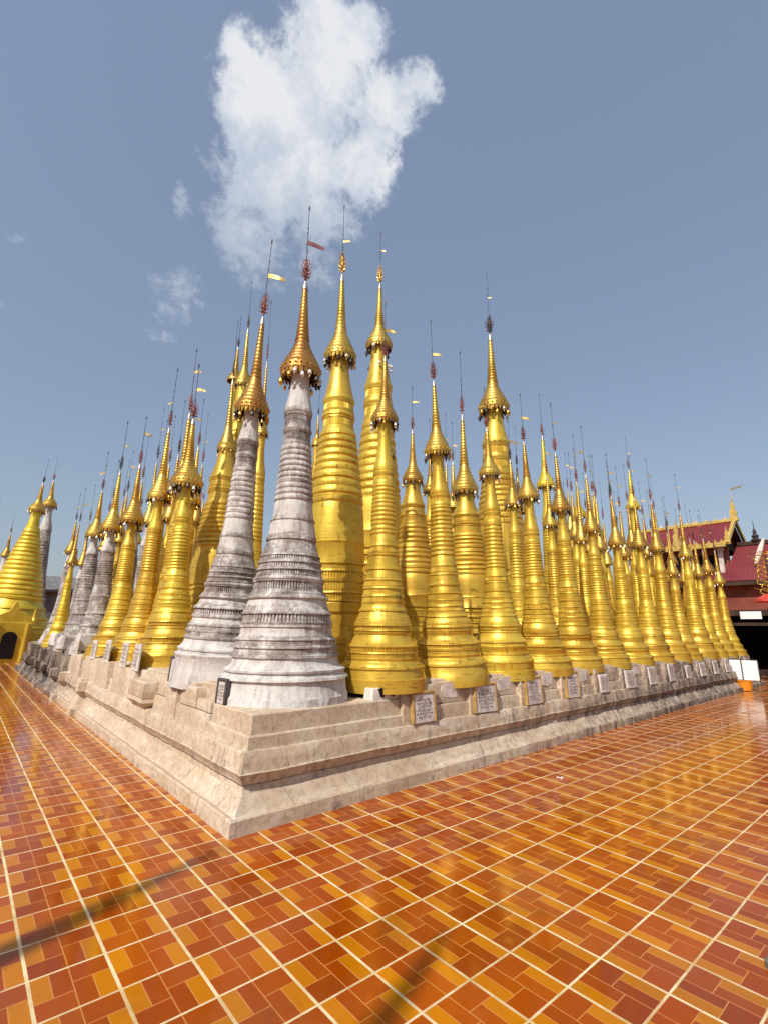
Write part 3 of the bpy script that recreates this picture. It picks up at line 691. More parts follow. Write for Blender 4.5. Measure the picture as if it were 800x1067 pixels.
def sweep(b, poly, prof, attr, step=.09, amp=.010, extra=None):
    """profile [(inset, z)] swept round a polygon, mitred; sides subdivided and roughened"""
    rows = []
    for lv, (d, z) in enumerate(prof):
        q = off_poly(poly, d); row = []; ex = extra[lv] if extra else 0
        for i in range(len(q)):
            L = (poly[(i + 1) % len(poly)] - poly[i]).length; n = max(1, int(L / step))
            for j in range(n):
                p = q[i].lerp(q[(i + 1) % len(q)], j / n)
                o = old(p)
                k = amp * (1 + 4.5 * (o if p.x < 3 and o > .5 else o * .5))
                nz = noise.noise(Vector((p.x * 1.7, p.y * 1.7, z * 3 + d * 4))) * k + noise.noise(Vector((p.x * 6, p.y * 6, z * 9))) * k * .6 + min(0, noise.noise(Vector((p.x * 9, p.y * 9, z * 7))) + .28) * -.030
                row.append((p.x + nz * (1 if i == 3 else .4), p.y + nz * (1 if i == 0 else .4), z + (noise.noise(Vector((p.x * 2.3, p.y * 2.3, 7 + z))) * k * .6 if z > .01 else 0)))
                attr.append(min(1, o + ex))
        rows.append(row)
    n = len(rows[0])
    vs = [v for r in rows for v in r]
    fs = [(k * n + i, k * n + (i + 1) % n, (k + 1) * n + (i + 1) % n, (k + 1) * n + i) for k in range(len(rows) - 1) for i in range(n)]
    b.add(vs, fs)
def rel(o): o.location = o.location - Vector((A.x, A.y, 0)); return o
b = MB(); at = []
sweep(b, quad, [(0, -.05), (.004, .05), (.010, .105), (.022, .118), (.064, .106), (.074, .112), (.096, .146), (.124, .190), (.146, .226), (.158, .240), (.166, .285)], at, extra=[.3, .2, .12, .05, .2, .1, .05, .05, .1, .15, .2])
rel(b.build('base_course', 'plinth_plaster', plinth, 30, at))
b = MB(); at = []
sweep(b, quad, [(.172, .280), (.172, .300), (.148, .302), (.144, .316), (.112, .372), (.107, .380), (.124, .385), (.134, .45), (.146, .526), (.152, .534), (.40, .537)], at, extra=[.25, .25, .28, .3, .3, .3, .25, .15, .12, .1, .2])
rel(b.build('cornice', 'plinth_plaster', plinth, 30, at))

def frame_pt(side, s, off, z):
    """point on a face: s along it from the corner, off inwards"""
    if side == 'R': p = A + dR * s - nR * off
    else: p = A + Vector((0, s)) + Vector((1, 0)) * off
    return Vector((p.x, p.y, z))
def frot(side):
    return Matrix.Rotation(AR if side == 'R' else -pi / 2, 3, 'Z')   # local x along the face, local -y outwards
# corner block: two more steps, mitred at the corner
def wedge(b, at, s_r, s_l, inset_r, inset_l, z0, z1, lean=.006, step=.2):
    P0 = A + dR * (inset_l) + Vector((0, inset_r)); 
    pts = [frame_pt('R', s_r, inset_r, 0).xy, ]
    c = Vector((A.x + inset_l, (A + dR * inset_l).y + inset_r))
    pr = frame_pt('R', s_r, inset_r, 0).xy; plft = frame_pt('L', s_l, inset_l, 0).xy
    far = Vector((pr.x, plft.y))
    poly = [c, pr, far, plft]
    sweep(b, poly, [(0, z0), (lean * .3, z0 + .02), (lean, z1 - .012), (lean + .008, z1 - .003), (lean + .02, z1), (.45, z1 + .001)], at, step, .006)
b = MB(); at = []
wedge(b, at, 2.02, 1.14, .192, .195, .533, .640)
wedge(b, at, 1.96, 1.08, .232, .238, .642, .800)
q = off_poly([Vector((A.x + .235, A.y + .235)), frame_pt('R', 1.96, .226, 0).xy, Vector((frame_pt('R', 1.96, .226, 0).x, frame_pt('L', 1.08, .2, 0).y)), frame_pt('L', 1.08, .235, 0).xy], .1)
k = len(b.v); b.v += [(p.x, p.y, .7995) for p in q]; b.f.append((k, k + 1, k + 2, k + 3)); b.mi.append(0); at += [.05] * 4
rel(b.build('corner_block', 'plinth_plaster', plinth, 30, at))
# deck behind the parapets
b = MB(); at = []
P1 = frame_pt('R', 1.965, .34, 0); 
poly = [P1.xy, frame_pt('R', LX - .4, .34, 0).xy, Vector((B.x - .4, D.y - .4)), Vector((P1.x, D.y - .4))]
sweep(b, poly, [(0, .40), (0, .93), (.012, ZP - .004), (.3, ZP - .003)], at, .3, .006)
q = off_poly(poly, .25); k = len(b.v); b.v += [(p.x, p.y, ZP - .006) for p in q]; b.f.append((k, k + 1, k + 2, k + 3)); b.mi.append(0); at += [.3] * 4
yl = A.y + 1.085
poly = [Vector((A.x + .34, yl)), Vector((P1.x - .003, yl)), Vector((P1.x - .003, D.y - .4)), Vector((A.x + .34, D.y - .4))]
sweep(b, poly, [(0, .40), (0, .93), (.012, ZP - .004), (.3, ZP - .003)], at, .3, .006)
q = off_poly(poly, .25); k = len(b.v); b.v += [(p.x, p.y, ZP - .006) for p in q]; b.f.append((k, k + 1, k + 2, k + 3)); b.mi.append(0); at += [.3] * 4
rel(b.build('deck', 'plinth_plaster', plinth, 30, at))

def rough_block(b, at, side, s0, s1, o0, o1, z0, z1, amp=.006, batter=.006, n=None):
    """plaster block on a face from s0..s1, o0 (outer face) .. o1 (inwards)"""
    pts = [frame_pt(side, s0, o0, 0).xy, frame_pt(side, s1, o0, 0).xy, frame_pt(side, s1, o1, 0).xy, frame_pt(side, s0, o1, 0).xy]
    if side == 'L': pts = pts[::-1]
    e = amp * 1.5
    sd = random.random() * .02
    k0 = len(b.v)
    sweep(b, pts, [(0, z0), (0, z0 + .02), (batter, z1 - .014 - sd), (batter + .005, z1 - .004 - sd), (batter + .014, z1 - sd), (min(.03, (o1 - o0) * .4), z1 - sd)], at, .15, amp)
    q = off_poly(pts, min(.03, (o1 - o0) * .4)); k = len(b.v); b.v += [(p.x, p.y, z1 - sd - .0005) for p in q]; b.f.append((k, k + 1, k + 2, k + 3)); b.mi.append(0); at += [.3] * 4

# parapet of the right face: lower step, wall, and a block carrying a tablet in front of each stupa
plaque_R = [2.25 + 1.135 * k for k in range(14)]
b = MB(); at = []
rough_block(b, at, 'R', 1.97, LX - .3, .215, .36, .534, .690)
rough_block(b, at, 'R', 1.975, LX - .32, .262, .40, .690, .925)
rel(b.build('parapet_wall', 'plinth_plaster', plinth, 30, at))
for k, s in enumerate(plaque_R):
    b = MB(); at = []
    w = .27 + random.uniform(-.02, .03)
    rough_block(b, at, 'R', s - w, s + w * random.uniform(.9, 1.05), .186 + random.uniform(-.006, .006), .40, .536, .918 + random.uniform(-.015, .02))
    rel(b.build('parapet_block', 'plinth_plaster', plinth, 30, at))
    if k in (0, 1, 2, 3, 5, 7):
        # flaking pale repair on the wall between two blocks
        b = MB(); n = 12; ol = []
        for i in range(n):
            a = 2 * pi * i / n; r = random.uniform(.82, 1.1)
            cc, ss = cos(a), sin(a); ol.append((.15 * (abs(cc) ** .35) * (1 if cc > 0 else -1) * r, .08 * (abs(ss) ** .35) * (1 if ss > 0 else -1) * r))
        c = frame_pt('R', s + .57, .2625, .82)
        b.prism(ol, .008, frot('R'), c)
        rel(b.build('plaster_patch', 'pale_patch', plinth))
# pale block with two small dark leaf shapes below the first gold stupa
b = MB(); at = []
rough_block(b, at, 'R', 1.60, 2.0, .255, .40, .80, .925, n=1)
rel(b.build('pale_block', 'pale_patch', plinth, 30, at))
for ds in (-.075, .075):
    b = MB(); b.prism([(-.05, .045), (-.02, -.035), (.02, -.045), (.05, .04), (.03, .05)], .02, frot('R'), frame_pt('R', 1.80 + ds, .2545, .865)); rel(b.build('leaf_hole', 'deep_brown', plinth))  # solid leaf shape, its near-black colour paints the shade inside a hole

# parapet of the left face: steps rising from the corner block, projecting pedestals further on
b = MB(); at = []
rough_block(b, at, 'L', 1.10, LY - .3, .215, .36, .534, .700)
rough_block(b, at, 'L', 1.62, LY - .32, .255, .40, .700, .925)
rel(b.build('parapet_wall', 'plinth_plaster', plinth, 30, at))
for (s0, s1, o0, z0, z1) in [(1.12, 1.50, .235, .70, .80), (1.50, 1.95, .225, .70, .90), (2.02, 2.40, .205, .536, .93), (3.7, 4.9, .19, .536, .93), (5.15, 5.75, .17, .536, .94), (5.85, 7.4, .195, .536, .93), (7.5, 8.7, .18, .536, .94)]:
    b = MB(); at = []; rough_block(b, at, 'L', s0, s1, o0, .42, z0, z1); rel(b.build('parapet_block', 'plinth_plaster', plinth, 30, at))
# projecting pedestals with cushion-shaped undersides (their shadows fall along the wall)
for (s0, s1, o0, zt) in [(2.75, 3.55, .085, .84)]:
    b = MB(); at = []
    pts = [frame_pt('L', s0, .30, 0).xy, frame_pt('L', s1, .30, 0).xy]
    poly = [frame_pt('L', s1, .0, 0).xy, frame_pt('L', s1, .42, 0).xy, frame_pt('L', s0, .42, 0).xy, frame_pt('L', s0, .0, 0).xy]
    poly = [poly[3], poly[2], poly[1], poly[0]]
    sweep(b, poly, [(.15, .50), (.13, .54), (.07, .60), (o0, .64), (o0 - .008, .66), (o0, zt - .02), (o0 + .012, zt), (.14, zt)], at, .15, .006)
    q = off_poly(poly, .13); k = len(b.v); b.v += [(p.x, p.y, zt - .0005) for p in q]; b.f.append((k, k + 1, k + 2, k + 3)); b.mi.append(0); at += [.1] * 4
    rel(b.build('projecting_pedestal', 'plinth_plaster', plinth, 30, at))
for s in (9.3, 10.4, 11.6, 12.9, 14.2, 15.4, 16.5):
    b = MB(); at = []
    rough_block(b, at, 'L', s - .3, s + .25, .12 + random.uniform(-.05, .05), .42, .536, .90 + random.uniform(-.06, .05), amp=.02)
    rel(b.build('parapet_block', 'plinth_plaster', plinth, 30, at))
# vertical pilaster strips on the left base course beyond the pedestals
for s in (6.3, 8.4, 9.6, 11.2, 12.6, 14.0, 15.2):
    b = MB(); at = []
    w = random.uniform(.22, .4)
    poly = [frame_pt('L', s, -.07, 0).xy, frame_pt('L', s, .3, 0).xy, frame_pt('L', s + w, .3, 0).xy, frame_pt('L', s + w, -.07, 0).xy]
    poly = [poly[0], poly[1], poly[2], poly[3]]
    sweep(b, poly, [(0, 0), (.01, .11), (.03, .12), (.12, .26), (.13, .30), (.075, .38), (.09, .53), (.12, .56)], at, .15, .01)
    q = off_poly(poly, .11); k = len(b.v); b.v += [(p.x, p.y, .555) for p in q]; b.f.append((k, k + 1, k + 2, k + 3)); b.mi.append(0); at += [.5] * 4
    rel(b.build('pilaster', 'plinth_plaster', plinth, 30, at))

# ------------------------------------------------------------------ inscribed tablets
WORDS = ['\u1000\u1031\u102c\u1004\u103a\u1038\u1019\u103e\u102f', '\u1005\u1031\u1010\u102e', '\u1018\u102f\u101b\u102c\u1038', '\u1012\u1000\u102c', '\u1019\u102d\u101e\u102c\u1038\u1005\u102f', '\u1021\u1019\u103b\u103e', '\u1000\u102f\u101e\u102d\u102f\u101c\u103a', '\u101b\u103d\u102c', '\u1026\u1038', '\u1012\u1031\u102b\u103a']
def inscription(seed, w, h, lines, parent, y):
    r = random.Random(seed); rows = []
    for i in range(lines):
        s = ''
        while len(s) < 15: s += r.choice(WORDS) + ' '
        rows.append(s.strip())
    cu = bpy.data.curves.new('inscription', 'FONT'); cu.body = '\n'.join(rows); cu.align_x = 'CENTER'; cu.size = .05; cu.offset = .0003; cu.resolution_u = 2
    o = bpy.data.objects.new('inscription', cu); COL.objects.link(o)
    dg = bpy.context.evaluated_depsgraph_get(); dg.update()
    me = bpy.data.meshes.new_from_object(o.evaluated_get(dg))
    bpy.data.objects.remove(o); bpy.data.curves.remove(cu)
    if len(me.vertices) < 8: return None
    xs = [v.co.x for v in me.vertices]; ys = [v.co.y for v in me.vertices]
    x0, x1, y0, y1 = min(xs), max(xs), min(ys), max(ys)
    for v in me.vertices:
        u = (v.co.x - (x0 + x1) / 2) / (x1 - x0) * w; t = (v.co.y - (y0 + y1) / 2) / (y1 - y0) * h
        v.co = (u, y, t)
    me.materials.clear(); me.materials.append(MATS['engraved_ink'])
    return link('inscription', me, None, parent)
def plaque(side, s, off, z, w, h, label, group, seed, frame='ochre_frame', lean=.10, lines=6, detail=True):
    r = random.Random(seed)
    c = frame_pt(side, s, off, z)
    root = thing('inscribed_tablet', c, label, 'tablet', group, rz=(AR if side == 'R' else -pi / 2) + r.uniform(-.02, .02))
    root.rotation_euler.x = -lean; root.rotation_euler.y = r.uniform(-.02, .02)
    b = MB(); b.box((0, 0, h / 2), (w, .03, h), bev=.006)
    sl = b.build('slab', 'white_marble', root)
    if frame:
        b = MB(); t = .028
        b.box((-w / 2 - t / 2, .002, h / 2 + t / 2), (t, .05, h + t), bev=.005); b.box((w / 2 + t / 2, .002, h / 2 + t / 2), (t, .05, h + t), bev=.005); b.box((0, .002, h + t / 2 + .001), (w - .002, .05, t), bev=.005)
        b.build('frame', frame, root)
    if detail:
        ins = inscription(seed, w * .82, h * .78, lines, sl, -.0165)
        if ins: ins.location = (0, 0, h / 2)
    return root
GP = 'inscribed tablets along the right parapet'
for k, s in enumerate(plaque_R):
    lab = 'white inscribed tablet on the right parapet, %s from the plinth corner' % ORD[k]
    plaque('R', s, .150 if k else .146, .5395, .36 + .03 * ((k * 7) % 4 - 1.5), .325 + .022 * ((k * 5) % 4 - 1.5), lab, GP, 300 + k, frame='ochre_frame' if k < 4 else None, lean=.07, lines=6 if k < 8 else 5)
GQ = 'inscribed tablets along the left parapet'
for k, (s, off, z, w, h, lab) in enumerate([(.95, .262, .83, .16, .20, 'dark-edged inscribed tablet by the left foot of the white corner stupa'),
        (2.18, .21, .92, .26, .25, 'dark-edged inscribed tablet in front of the grey weathered stupa'),
        (3.78, .20, .93, .30, .36, 'tall white tablet before the first gold stupa of the left face, nearest of three'),
        (4.45, .20, .93, .30, .36, 'tall white tablet before the first gold stupa of the left face, middle of three'),
        (5.45, .18, .94, .30, .36, 'white tablet farthest of three near the first gold stupa of the left face'),
        (6.6, .20, .93, .30, .34, 'white tablet beside the gold stupas further along the left face'),
        (8.4, .2, .91, .40, .34, 'thin upright stone tablet before the bare stone stupas')]):
    plaque('L', s, off, z - .03, w, h, lab, GQ, 340 + k, frame='dark_slate' if k < 2 else None, lean=.05, lines=5)

# broken stones by the ruined part
for k, (x, y, z, w) in enumerate([(1.05, 9.9, .93, .42), (.95, 11.6, .9, .36), (1.0, 13.4, .92, .38)]):
    b = MB(); b.box((0, 0, w / 2), (w, w * .8, w * .9), Matrix.Rotation(.3 * k, 3, 'Z'), taper=.85, bev=.04)
    o = b.build('broken_stone', 'weathered_limewash', None, 0, [.25] * len(b.v)); o.location = (x, y, z)
    tag(o, ['pale block of broken masonry before the first bare stone stupa', 'pale block of broken masonry between the two bare stone stupas', 'pale block of broken masonry beside the small yellow-gold stupa'][k], 'stone', 'broken stones on the left parapet')

# ------------------------------------------------------------------ ground
def sheet(name, x0, y0, x1, y1, z, mat):
    b = MB(); b.add([(x0, y0, z), (x1, y0, z), (x1, y1, z), (x0, y1, z)], [(0, 1, 2, 3)])
    return tag(b.build(name, mat), kind='structure')
sheet('ground', -900, -900, 900, 900, -.02, 'ground_soil')
sheet('tiled_floor', -14, -9, 34, 42, 0.0, 'glazed_tiles')

# mossy stone at the bottom right corner of the picture
b = MB(); b.box((0, 0, .03), (.5, .42, .14), Matrix.Rotation(.75, 3, 'Z'), bev=.04)
o = b.build('stone_block', 'mossy_stone'); o.location = (2.03, -1.72, -.03); tag(o, 'mossy dark stone block at the bottom right corner of the tiled floor', 'stone')
b = MB()
for i in range(4): b.box((random.uniform(-.03, .03), random.uniform(-.03, .03), .006), (.03, .014, .005), Matrix.Rotation(random.uniform(0, 3), 3, 'Z'))
o = b.build('torn_paper', 'paper_white'); o.location = (4.05, .76, 0); tag(o, 'scrap of torn white paper lying on the orange tiles', 'paper')

# ------------------------------------------------------------------ sign boards in an orange bucket
sg = thing('sign_board', (16.2, 1.97, 0), 'two blank white panels on a black stand set in an orange bucket', 'sign', rz=-1.42)
b = MB(); b.lathe([(.0, .004), (.15, .004), (.17, .02), (.20, .26), (.215, .27), (.215, .30), (.195, .30), (.17, .06), (0, .05)], 24); b.build('bucket', 'orange_plastic', sg, 40)
for s in (-1, 1):
    b = MB(); b.box((s * .195, 0, .57), (.36, .02, .54), bev=.004); b.build('panel', 'white_board', sg)
b = MB()
for x in (-.388, 0, .388): b.box((x, 0, .56), (.022, .03, .60))
b.box((0, 0, .862), (.77, .028, .018)); b.box((0, 0, .285), (.77, .028, .018)); b.tube((0, .03, .04), (0, .03, .84), .014, .014, 8)
b.build('stand', 'dark_iron', sg)

# ------------------------------------------------------------------ temple hall on the right
hall = thing('temple_hall', (25.5, 8, 0), 'temple hall with maroon tiered roof and gold ridges behind the right end of the plinth', 'building')
def hrel(o): o.location = o.location - Vector((25.5, 8, 0)); return o
def roof_slab(b, pa, pb, pc, pd, t=.12):
    n = (Vector(pb) - Vector(pa)).cross(Vector(pd) - Vector(pa)).normalized() * t
    top = [Vector(p) for p in (pa, pb, pc, pd)]; bot = [p - n for p in top]
    b.add(top + bot, [(0, 1, 2, 3), (7, 6, 5, 4), (0, 4, 5, 1), (1, 5, 6, 2), (2, 6, 7, 3), (3, 7, 4, 0)])
def chofa(b, p, s, ang):
    """upswept gilded gable finial with flame teeth, in the plane given by ang"""
    M = Matrix.Rotation(ang, 3, 'Z')
    ol = [(-.25, 0), (.3, 0), (.34, .3), (.26, .55), (.32, .8), (.18, 1.0), (.2, 1.3), (.08, 1.55), (.02, 2.0), (-.05, 1.5), (-.12, 1.2), (-.10, .95), (-.24, .7), (-.18, .45)]
    b.prism([(x * s, z * s) for x, z in ol], .14 * s, M, p)
# upper roof, ridge along Y
RX, RZ = 25.6, 6.75; EX, EZ = 23.9, 5.45; Y0, Y1 = 3.75, 8.2
b = MB(); roof_slab(b, (EX, Y0, EZ), (RX, Y0, RZ), (RX, Y1, RZ), (EX, Y1, EZ)); roof_slab(b, (RX, Y0, RZ), (2 * RX - EX, Y0, EZ), (2 * RX - EX, Y1, EZ), (RX, Y1, RZ))
rf = hrel(b.build('upper_roof', 'maroon_roofing', hall))
b = MB()
b.box((RX, (Y0 + Y1) / 2, RZ + .06), (.16, Y1 - Y0 + .5, .17), bev=.03)
for k in range(11): b.lathe([(.05, 0), (.03, .05), (.01, .14)], 6, (RX, Y0 + .3 + k * .4, RZ + .14))
b.build('ridge', 'vane_gold', rf)
b = MB()
for (x0, x1) in ((EX, RX), (2 * RX - EX, RX)):
    d = Vector((x1 - x0, 0, RZ - EZ)); L = d.length; a = atan2(d.z, d.x)
    M = Matrix.Rotation(-a, 3, 'Y')
    b.box(((x0 + x1) / 2, Y0 - .08, (RZ + EZ) / 2 + .06), (L + .1, .12, .17), M, bev=.02)
    for k in range(7):
        p = Vector((x0, Y0 - .08, EZ + .15)) + d * ((k + .5) / 7); b.lathe([(.05, 0), (.035, .08), (.01, .2)], 6, p)
chofa(b, (RX, Y0 - .1, RZ), .58, pi / 2)
chofa(b, (EX, Y0 - .1, EZ), .40, pi / 2)

b.build('gable_trim', 'vane_gold', rf)
b = MB(); chofa(b, (EX - .05, 5.6, EZ + .1), .62, pi / 2); b.build('flame_finial', 'vane_gold', rf)
b = MB(); b.box((EX - .05, (Y0 + Y1) / 2, EZ - .02), (.10, Y1 - Y0, .20), bev=.02)
for k in range(18): b.prism([(-.11, 0), (.11, 0), (.03, .09), (0, .17), (-.03, .09)], .05, Matrix.Rotation(pi / 2, 3, 'Z'), (EX - .06, Y0 + .12 + k * .245, EZ + .07))
b.build('eaves_trim', 'vane_gold', rf)
b = MB(); b.prism([(-1.62, 0), (1.62, 0), (0, 1.22)], .1, None, (RX, Y0 + .35, EZ)); hrel(b.build('gable_wall', 'dark_timber', hall))
b = MB(); b.tube((RX, Y0 - .1, RZ + 1.1), (RX, Y0 - .1, RZ + 1.55), .02, .015, 6); b.prism([(0, 0), (.12, .06), (.45, .16), (.62, .30), (.40, .26), (.05, .16)], .03, Matrix.Rotation(-.8, 3, 'Z'), (RX, Y0 - .1, RZ + 1.45))
hrel(b.build('roof_vane', 'silver_metal', hall))
# clerestory wall with pale columns under the upper roof
b = MB(); b.box((24.55, 6.0, 4.55), (.2, 4.3, 1.75)); hrel(b.build('clerestory_wall', 'red_brown_wall', hall))
for k in range(4):
    b = MB(); b.box((24.3, 4.1 + k * 1.3, 4.55), (.18, .18, 1.74), bev=.02); b.box((24.3, 4.1 + k * 1.3, 5.3), (.26, .26, .12), bev=.02)
    hrel(b.build('column', 'pale_column', hall))
for k in range(3):
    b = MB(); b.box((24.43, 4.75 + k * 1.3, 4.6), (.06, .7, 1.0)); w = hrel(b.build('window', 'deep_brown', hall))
# lower roof sloping towards the court
LRX, LRZ, LEX, LEZ = 25.1, 5.50, 23.3, 3.78
b = MB(); roof_slab(b, (LEX, -9, LEZ), (LRX, -9, LRZ), (LRX, 3.62, LRZ), (LEX, 3.95, LEZ))
roof_slab(b, (LEX, 3.96, LEZ), (24.5, 3.96, 4.4), (24.5, 8.2, 4.4), (LEX, 8.2, LEZ))
lr = hrel(b.build('lower_roof', 'maroon_roofing', hall))
b = MB(); b.box((LEX - .02, -.4, LEZ - .12), (.12, 17.2, .16)); b.build('fascia', 'dark_timber', lr)
b = MB(); b.box((LRX, -2.7, LRZ + .05), (.2, 12.6, .18), bev=.02); b.build('ridge', 'dark_timber', lr)
# white curling barge ornament lying on the slope, with a black finial
b = MB(); pts = []
n = 14
ol = []
for i in range(n + 1):
    u = i / n; ol.append((-.02 - .06 * sin(pi * u) - .16 * u, 1.0 - 1.75 * u))
for i in range(n, -1, -1):
    u = i / n; ol.append((.05 + .05 * sin(pi * u * .9) - .16 * u, 1.0 - 1.75 * u))
sl = atan2(LRZ - LEZ, LRX - LEX)
M = Matrix.Rotation(-pi / 2, 3, 'Z') @ Matrix.Rotation(-(pi / 2 - sl) * 1.0, 3, 'X')
b.prism(ol, .10, M, (24.35, 2.63, 4.98)); b.build('barge_ornament', 'pale_column', lr)
b = MB(); b.lathe([(.16, 0), (.2, .08), (.1, .16), (.14, .26), (.06, .36), (.08, .46), (.02, .62), (.01, .95)], 12, (LRX, 2.9, LRZ + .1)); b.build('finial', 'dark_iron', lr, 40)
# wall under the lower roof, beam, banner, dark open hall
b = MB(); b.box((23.75, -.4, 3.15), (.18, 17, 1.15)); hrel(b.build('upper_wall', 'red_brown_wall', hall))
b = MB(); b.box((23.6, -.4, 2.46), (.3, 17, .24)); b.box((23.42, -.4, 2.00), (.12, 17, .12)); hrel(b.build('beam', 'dark_timber', hall))
b = MB(); b.box((23.40, 3.15, 2.36), (.03, .72, .30)); hrel(b.build('banner', 'white_board', hall))
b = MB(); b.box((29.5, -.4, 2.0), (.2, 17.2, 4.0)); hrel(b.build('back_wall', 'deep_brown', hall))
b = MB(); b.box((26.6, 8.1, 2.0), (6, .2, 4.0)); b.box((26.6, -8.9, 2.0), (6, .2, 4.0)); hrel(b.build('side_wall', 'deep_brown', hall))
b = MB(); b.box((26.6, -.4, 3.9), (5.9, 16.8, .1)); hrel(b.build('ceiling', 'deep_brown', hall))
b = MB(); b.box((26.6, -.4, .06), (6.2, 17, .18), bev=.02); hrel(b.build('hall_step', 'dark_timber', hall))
for y in (-6, -2.6, .8, 4.4, 7.8):
    b = MB(); b.box((23.6, y, 1.25), (.26, .26, 2.2), bev=.02); hrel(b.build('post', 'dark_timber', hall))

# gilded lattice ornament on a post, with a red parasol under it, at the right edge
lo = thing('scroll_ornament', (20.0, 1.70, 0), 'gilded scrollwork ornament on a tall post at the right edge', 'ornament', rz=-1.0)
b = MB(); b.tube((0, 0, 0), (0, 0, 4.3), .04, .03, 10); b.lathe([(.22, 0), (.2, .06), (.08, .12), (.05, .3)], 16); b.build('post', 'dark_iron', lo, 40)
b = MB()
rs = random.Random(12)
for row in range(9):
    zc_ = 3.0 + row * .165
    for sgn in (-1, 1):
        a = rs.uniform(-.35, .35); r0 = rs.uniform(.13, .19); dirx = Vector((sgn * cos(a), sin(a), 0))
        pts = []
        for t in range(15):
            ang = t / 14 * 4.6; r = r0 * (1 - t / 19)
            pts.append(Vector((0, 0, zc_)) + dirx * (.05 + r0 + -r * cos(ang)) * (1.25 - .07 * abs(row - 3)) + Vector((0, 0, r * sin(ang) * 1.1)))
        b.path(pts, .017, 5)
        tip_ = dirx * (.10 + 2.3 * r0); b.tube(Vector((0, 0, zc_)), Vector((tip_.x, tip_.y, zc_ + .16)), .02, .006, 5)
b.build('scrollwork', 'gilded_metal', lo, 40)
rp = thing('red_parasol', (19.6, 1.62, 0), 'red parasol under the gilded scrollwork at the right edge', 'parasol')
b = MB(); b.lathe([(.02, 2.96), (.25, 2.90), (.52, 2.74), (.54, 2.66), (.50, 2.70), (.24, 2.85), (.02, 2.9)], 20); b.build('canopy', 'bright_red_cloth', rp, 40)
b = MB(); b.tube((0, 0, 0), (0, 0, 3.05), .02, .016, 8); b.lathe([(.18, 0), (.16, .05), (.03, .09)], 14); b.build('pole', 'dark_timber', rp, 40)

# grey shed roof seen behind the far left stupas
sh = thing('grey_shed', (3.4, 33, 0), 'grey-roofed shed far behind the ruined stupas on the left', 'building')
b = MB(); b.box((0, 0, 1.7), (5, 4, 3.4)); b.build('wall', 'grey_roof', sh)
b = MB(); roof_slab(b, (-2.8, -2.4, 3.4), (2.8, -2.4, 3.4), (2.8, 0, 4.35), (-2.8, 0, 4.35)); roof_slab(b, (-2.8, 0, 4.35), (2.8, 0, 4.35), (2.8, 2.4, 3.4), (-2.8, 2.4, 3.4)); b.build('roof', 'grey_roof', sh)

# two added posts out of view, placed and shaped to cast the floor shadows
for k, (x, y, h) in enumerate([(-7.55, -1.62, 9.0), (-7.05, -3.26, 9.0)]):
    t = thing('spire_post', (x, y, 0), ['slim spire post whose tapering shadow crosses the tiles at lower left', 'slim spire post whose shadow tip falls on the tiles at bottom centre'][k], 'post')
    b = MB(); b.lathe([(.3, 0), (.3, .2), (.2, .3), (.12, .6), (.08, h * .74), (.13, h * .76), (.15, h * .78), (.11, h * .82), (.08, h * .87), (.05, h * .94), (.012, h)], 16)
    b.build('spire', 'gilded_metal', t, 40)

# ------------------------------------------------------------------ light and sky
sd = bpy.data.lights.new('sun', 'SUN'); sun = bpy.data.objects.new('sun', sd); COL.objects.link(sun)
sd.energy = 4.9; sd.angle = radians(.5); sd.color = (1.0, .945, .86)
trav = Vector((cos(SUN_AZ) * cos(SUN_EL), sin(SUN_AZ) * cos(SUN_EL), -sin(SUN_EL)))
sun.rotation_mode = 'QUATERNION'; sun.rotation_quaternion = trav.to_track_quat('-Z', 'Y')

SKY = .10
w = bpy.data.worlds.new('World'); S.world = w; w.use_nodes = True
nt = NT(w.node_tree)
out = nt.n('ShaderNodeOutputWorld'); bg = nt.n('ShaderNodeBackground'); nt.t.links.new(bg.outputs[0], out.inputs[0])
sky = nt.n('ShaderNodeTexSky', sky_type='NISHITA', sun_disc=False, sun_elevation=SUN_EL, sun_rotation=atan2(-trav.x, -trav.y), altitude=900., air_density=1.6, dust_density=3.5, ozone_density=2.0)
hs = nt.n('ShaderNodeHueSaturation', ins={'Saturation': .80, 'Value': 1.25, 'Color': sky.outputs[0]})
dirv = nt.n('ShaderNodeTexCoord').outputs['Generated']
nrm = nt.n('ShaderNodeVectorMath', operation='NORMALIZE'); nt.set(nrm.inputs[0], dirv); dv = nrm.outputs[0]
def dot(a):
    d = nt.n('ShaderNodeVectorMath', operation='DOT_PRODUCT'); nt.set(d.inputs[0], dv); d.inputs[1].default_value = a; return d.outputs['Value']
# a cumulus in a fixed direction of the sky (tangent coordinates round that direction)
c0 = (.30687, .54323, .78149); e1 = (.87068, -.49185, 0.); e2 = (-.38438, -.68043, .62391)
dc = nt.math('MAXIMUM', dot(c0), .05)
u = nt.math('DIVIDE', dot(e1), dc); v = nt.math('DIVIDE', dot(e2), dc)
uv = nt.n('ShaderNodeCombineXYZ'); nt.set(uv.inputs[0], u); nt.set(uv.inputs[1], v)
w1 = nt.noise(uv.outputs[0], 9.0, 5, .6, 0, 1)
wv = nt.n('ShaderNodeVectorMath', operation='MULTIPLY_ADD'); nt.set(wv.inputs[0], w1); wv.inputs[1].default_value = (.085, .085, 0); wv.inputs[2].default_value = (-.0425, -.0425, 0)
wu = nt.n('ShaderNodeVectorMath', operation='ADD'); nt.set(wu.inputs[0], uv.outputs[0]); nt.set(wu.inputs[1], wv.outputs[0])
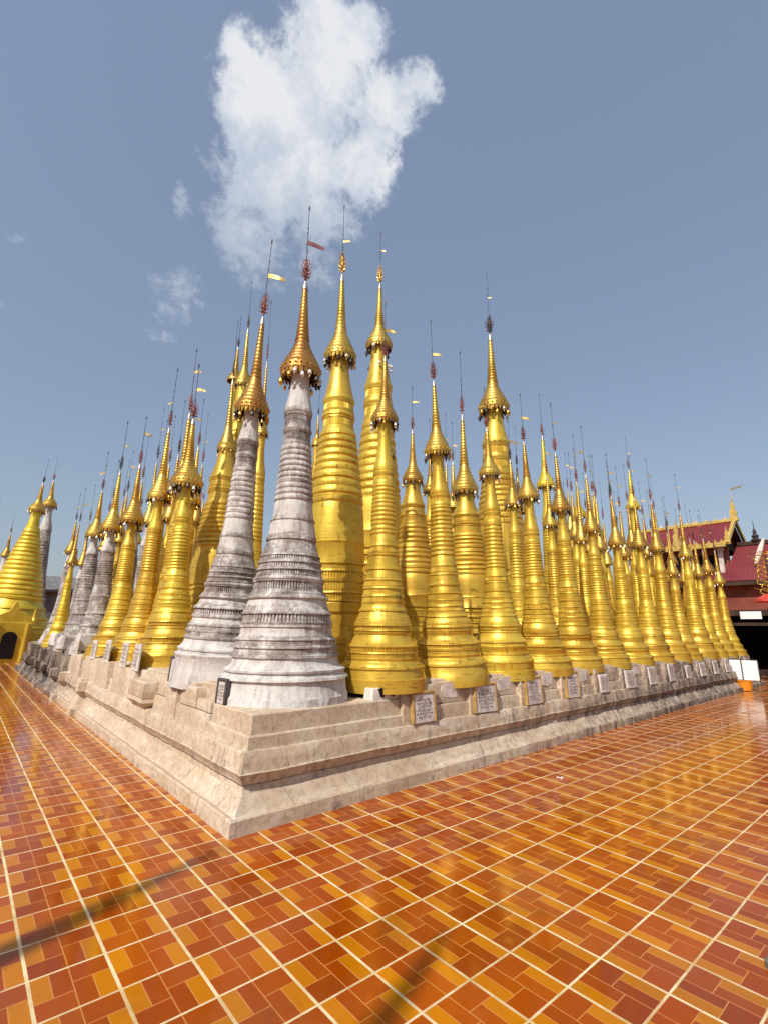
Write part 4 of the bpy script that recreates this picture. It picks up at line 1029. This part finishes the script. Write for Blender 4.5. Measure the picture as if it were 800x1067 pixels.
def blobs(lst, src):
    acc = None
    for (bx, by, rx, ry, wt) in lst:
        mp = nt.n('ShaderNodeMapping', vector_type='POINT'); nt.set(mp.inputs[0], src); rx *= 1.22; ry *= 1.24; mp.inputs['Location'].default_value = (-bx / rx, -by / ry, 0); mp.inputs['Scale'].default_value = (1 / rx, 1 / ry, 0)
        ln = nt.n('ShaderNodeVectorMath', operation='LENGTH'); nt.set(ln.inputs[0], mp.outputs[0])
        f = nt.math('MULTIPLY', nt.math('SUBTRACT', 1.0, nt.math('POWER', ln.outputs['Value'], 1.6)), wt)
        acc = f if acc is None else nt.math('SMOOTH_MAX', acc, f, .25)
    return acc
MAIN = [(.0079, .0831, .075, .078, 1), (-.0468, .0165, .112, .085, 1), (-.1087, .0234, .052, .080, 1), (-.1195, .0734, .024, .038, .9), (.1025, .0539, .066, .046, .95), (.1537, .0816, .036, .030, .85), (.0098, .1379, .055, .036, .95), (.05, .1227, .046, .045, .95), (-.0431, -.0654, .130, .070, .95), (-.1095, -.1617, .070, .076, .66), (.0091, -.1136, .092, .060, .66), (.0808, -.030, .068, .062, .9), (.095, .015, .05, .05, .8),
        (-.236, -.2817, .045, .060, .50), (-.2651, -.3706, .028, .022, .34), (-.217, -.1302, .016, .028, .36), (.012, -.195, .065, .05, .40), (-.085, -.235, .05, .035, .36), (-.495, -.2201, .024, .012, .36), (-.5629, -.3647, .018, .040, .36)]
bl_ = blobs(MAIN, wu.outputs[0])
fb = nt.noise(uv.outputs[0], 19.0, 10, .66, .6)
fb2 = nt.noise(uv.outputs[0], 60.0, 8, .68)
den = nt.math('ADD', nt.math('MULTIPLY', bl_, 1.12), nt.math('MULTIPLY', nt.math('SUBTRACT', fb, .5), 1.2))
den = nt.math('ADD', den, nt.math('MULTIPLY', nt.math('SUBTRACT', fb2, .5), .75))
low = nt.smooth(v, -.22, -.05)
alpha = nt.smooth(den, .15, .68)
alpha = nt.math('MULTIPLY', alpha, nt.math('ADD', .62, nt.math('MULTIPLY', low, .33)))
shade = nt.noise(wu.outputs[0], 11.0, 6, .6)
lum = nt.math('ADD', nt.math('MULTIPLY', nt.smooth(den, .2, 1.1), .42), nt.math('MULTIPLY', nt.math('SUBTRACT', shade, .40), 2.1))
lum = nt.math('ADD', lum, nt.math('MULTIPLY', nt.smooth(v, -.16, .12), .34), clamp=True)
ccol = nt.ramp(lum, [(.0, C4(.50 / SKY, .57 / SKY, .68 / SKY)), (.5, C4(.58 / SKY, .64 / SKY, .74 / SKY)), (1., C4(.84 / SKY, .85 / SKY, .88 / SKY))])
hz = nt.mix(.45, hs.outputs[0], C4(.265 / SKY, .35 / SKY, .52 / SKY))     # dry-season haze evens the sky out
col = nt.mix(alpha, hz, ccol)
nt.set(bg.inputs['Color'], col); bg.inputs['Strength'].default_value = SKY
w.cycles.sampling_method = 'MANUAL'; w.cycles.sample_map_resolution = 1024
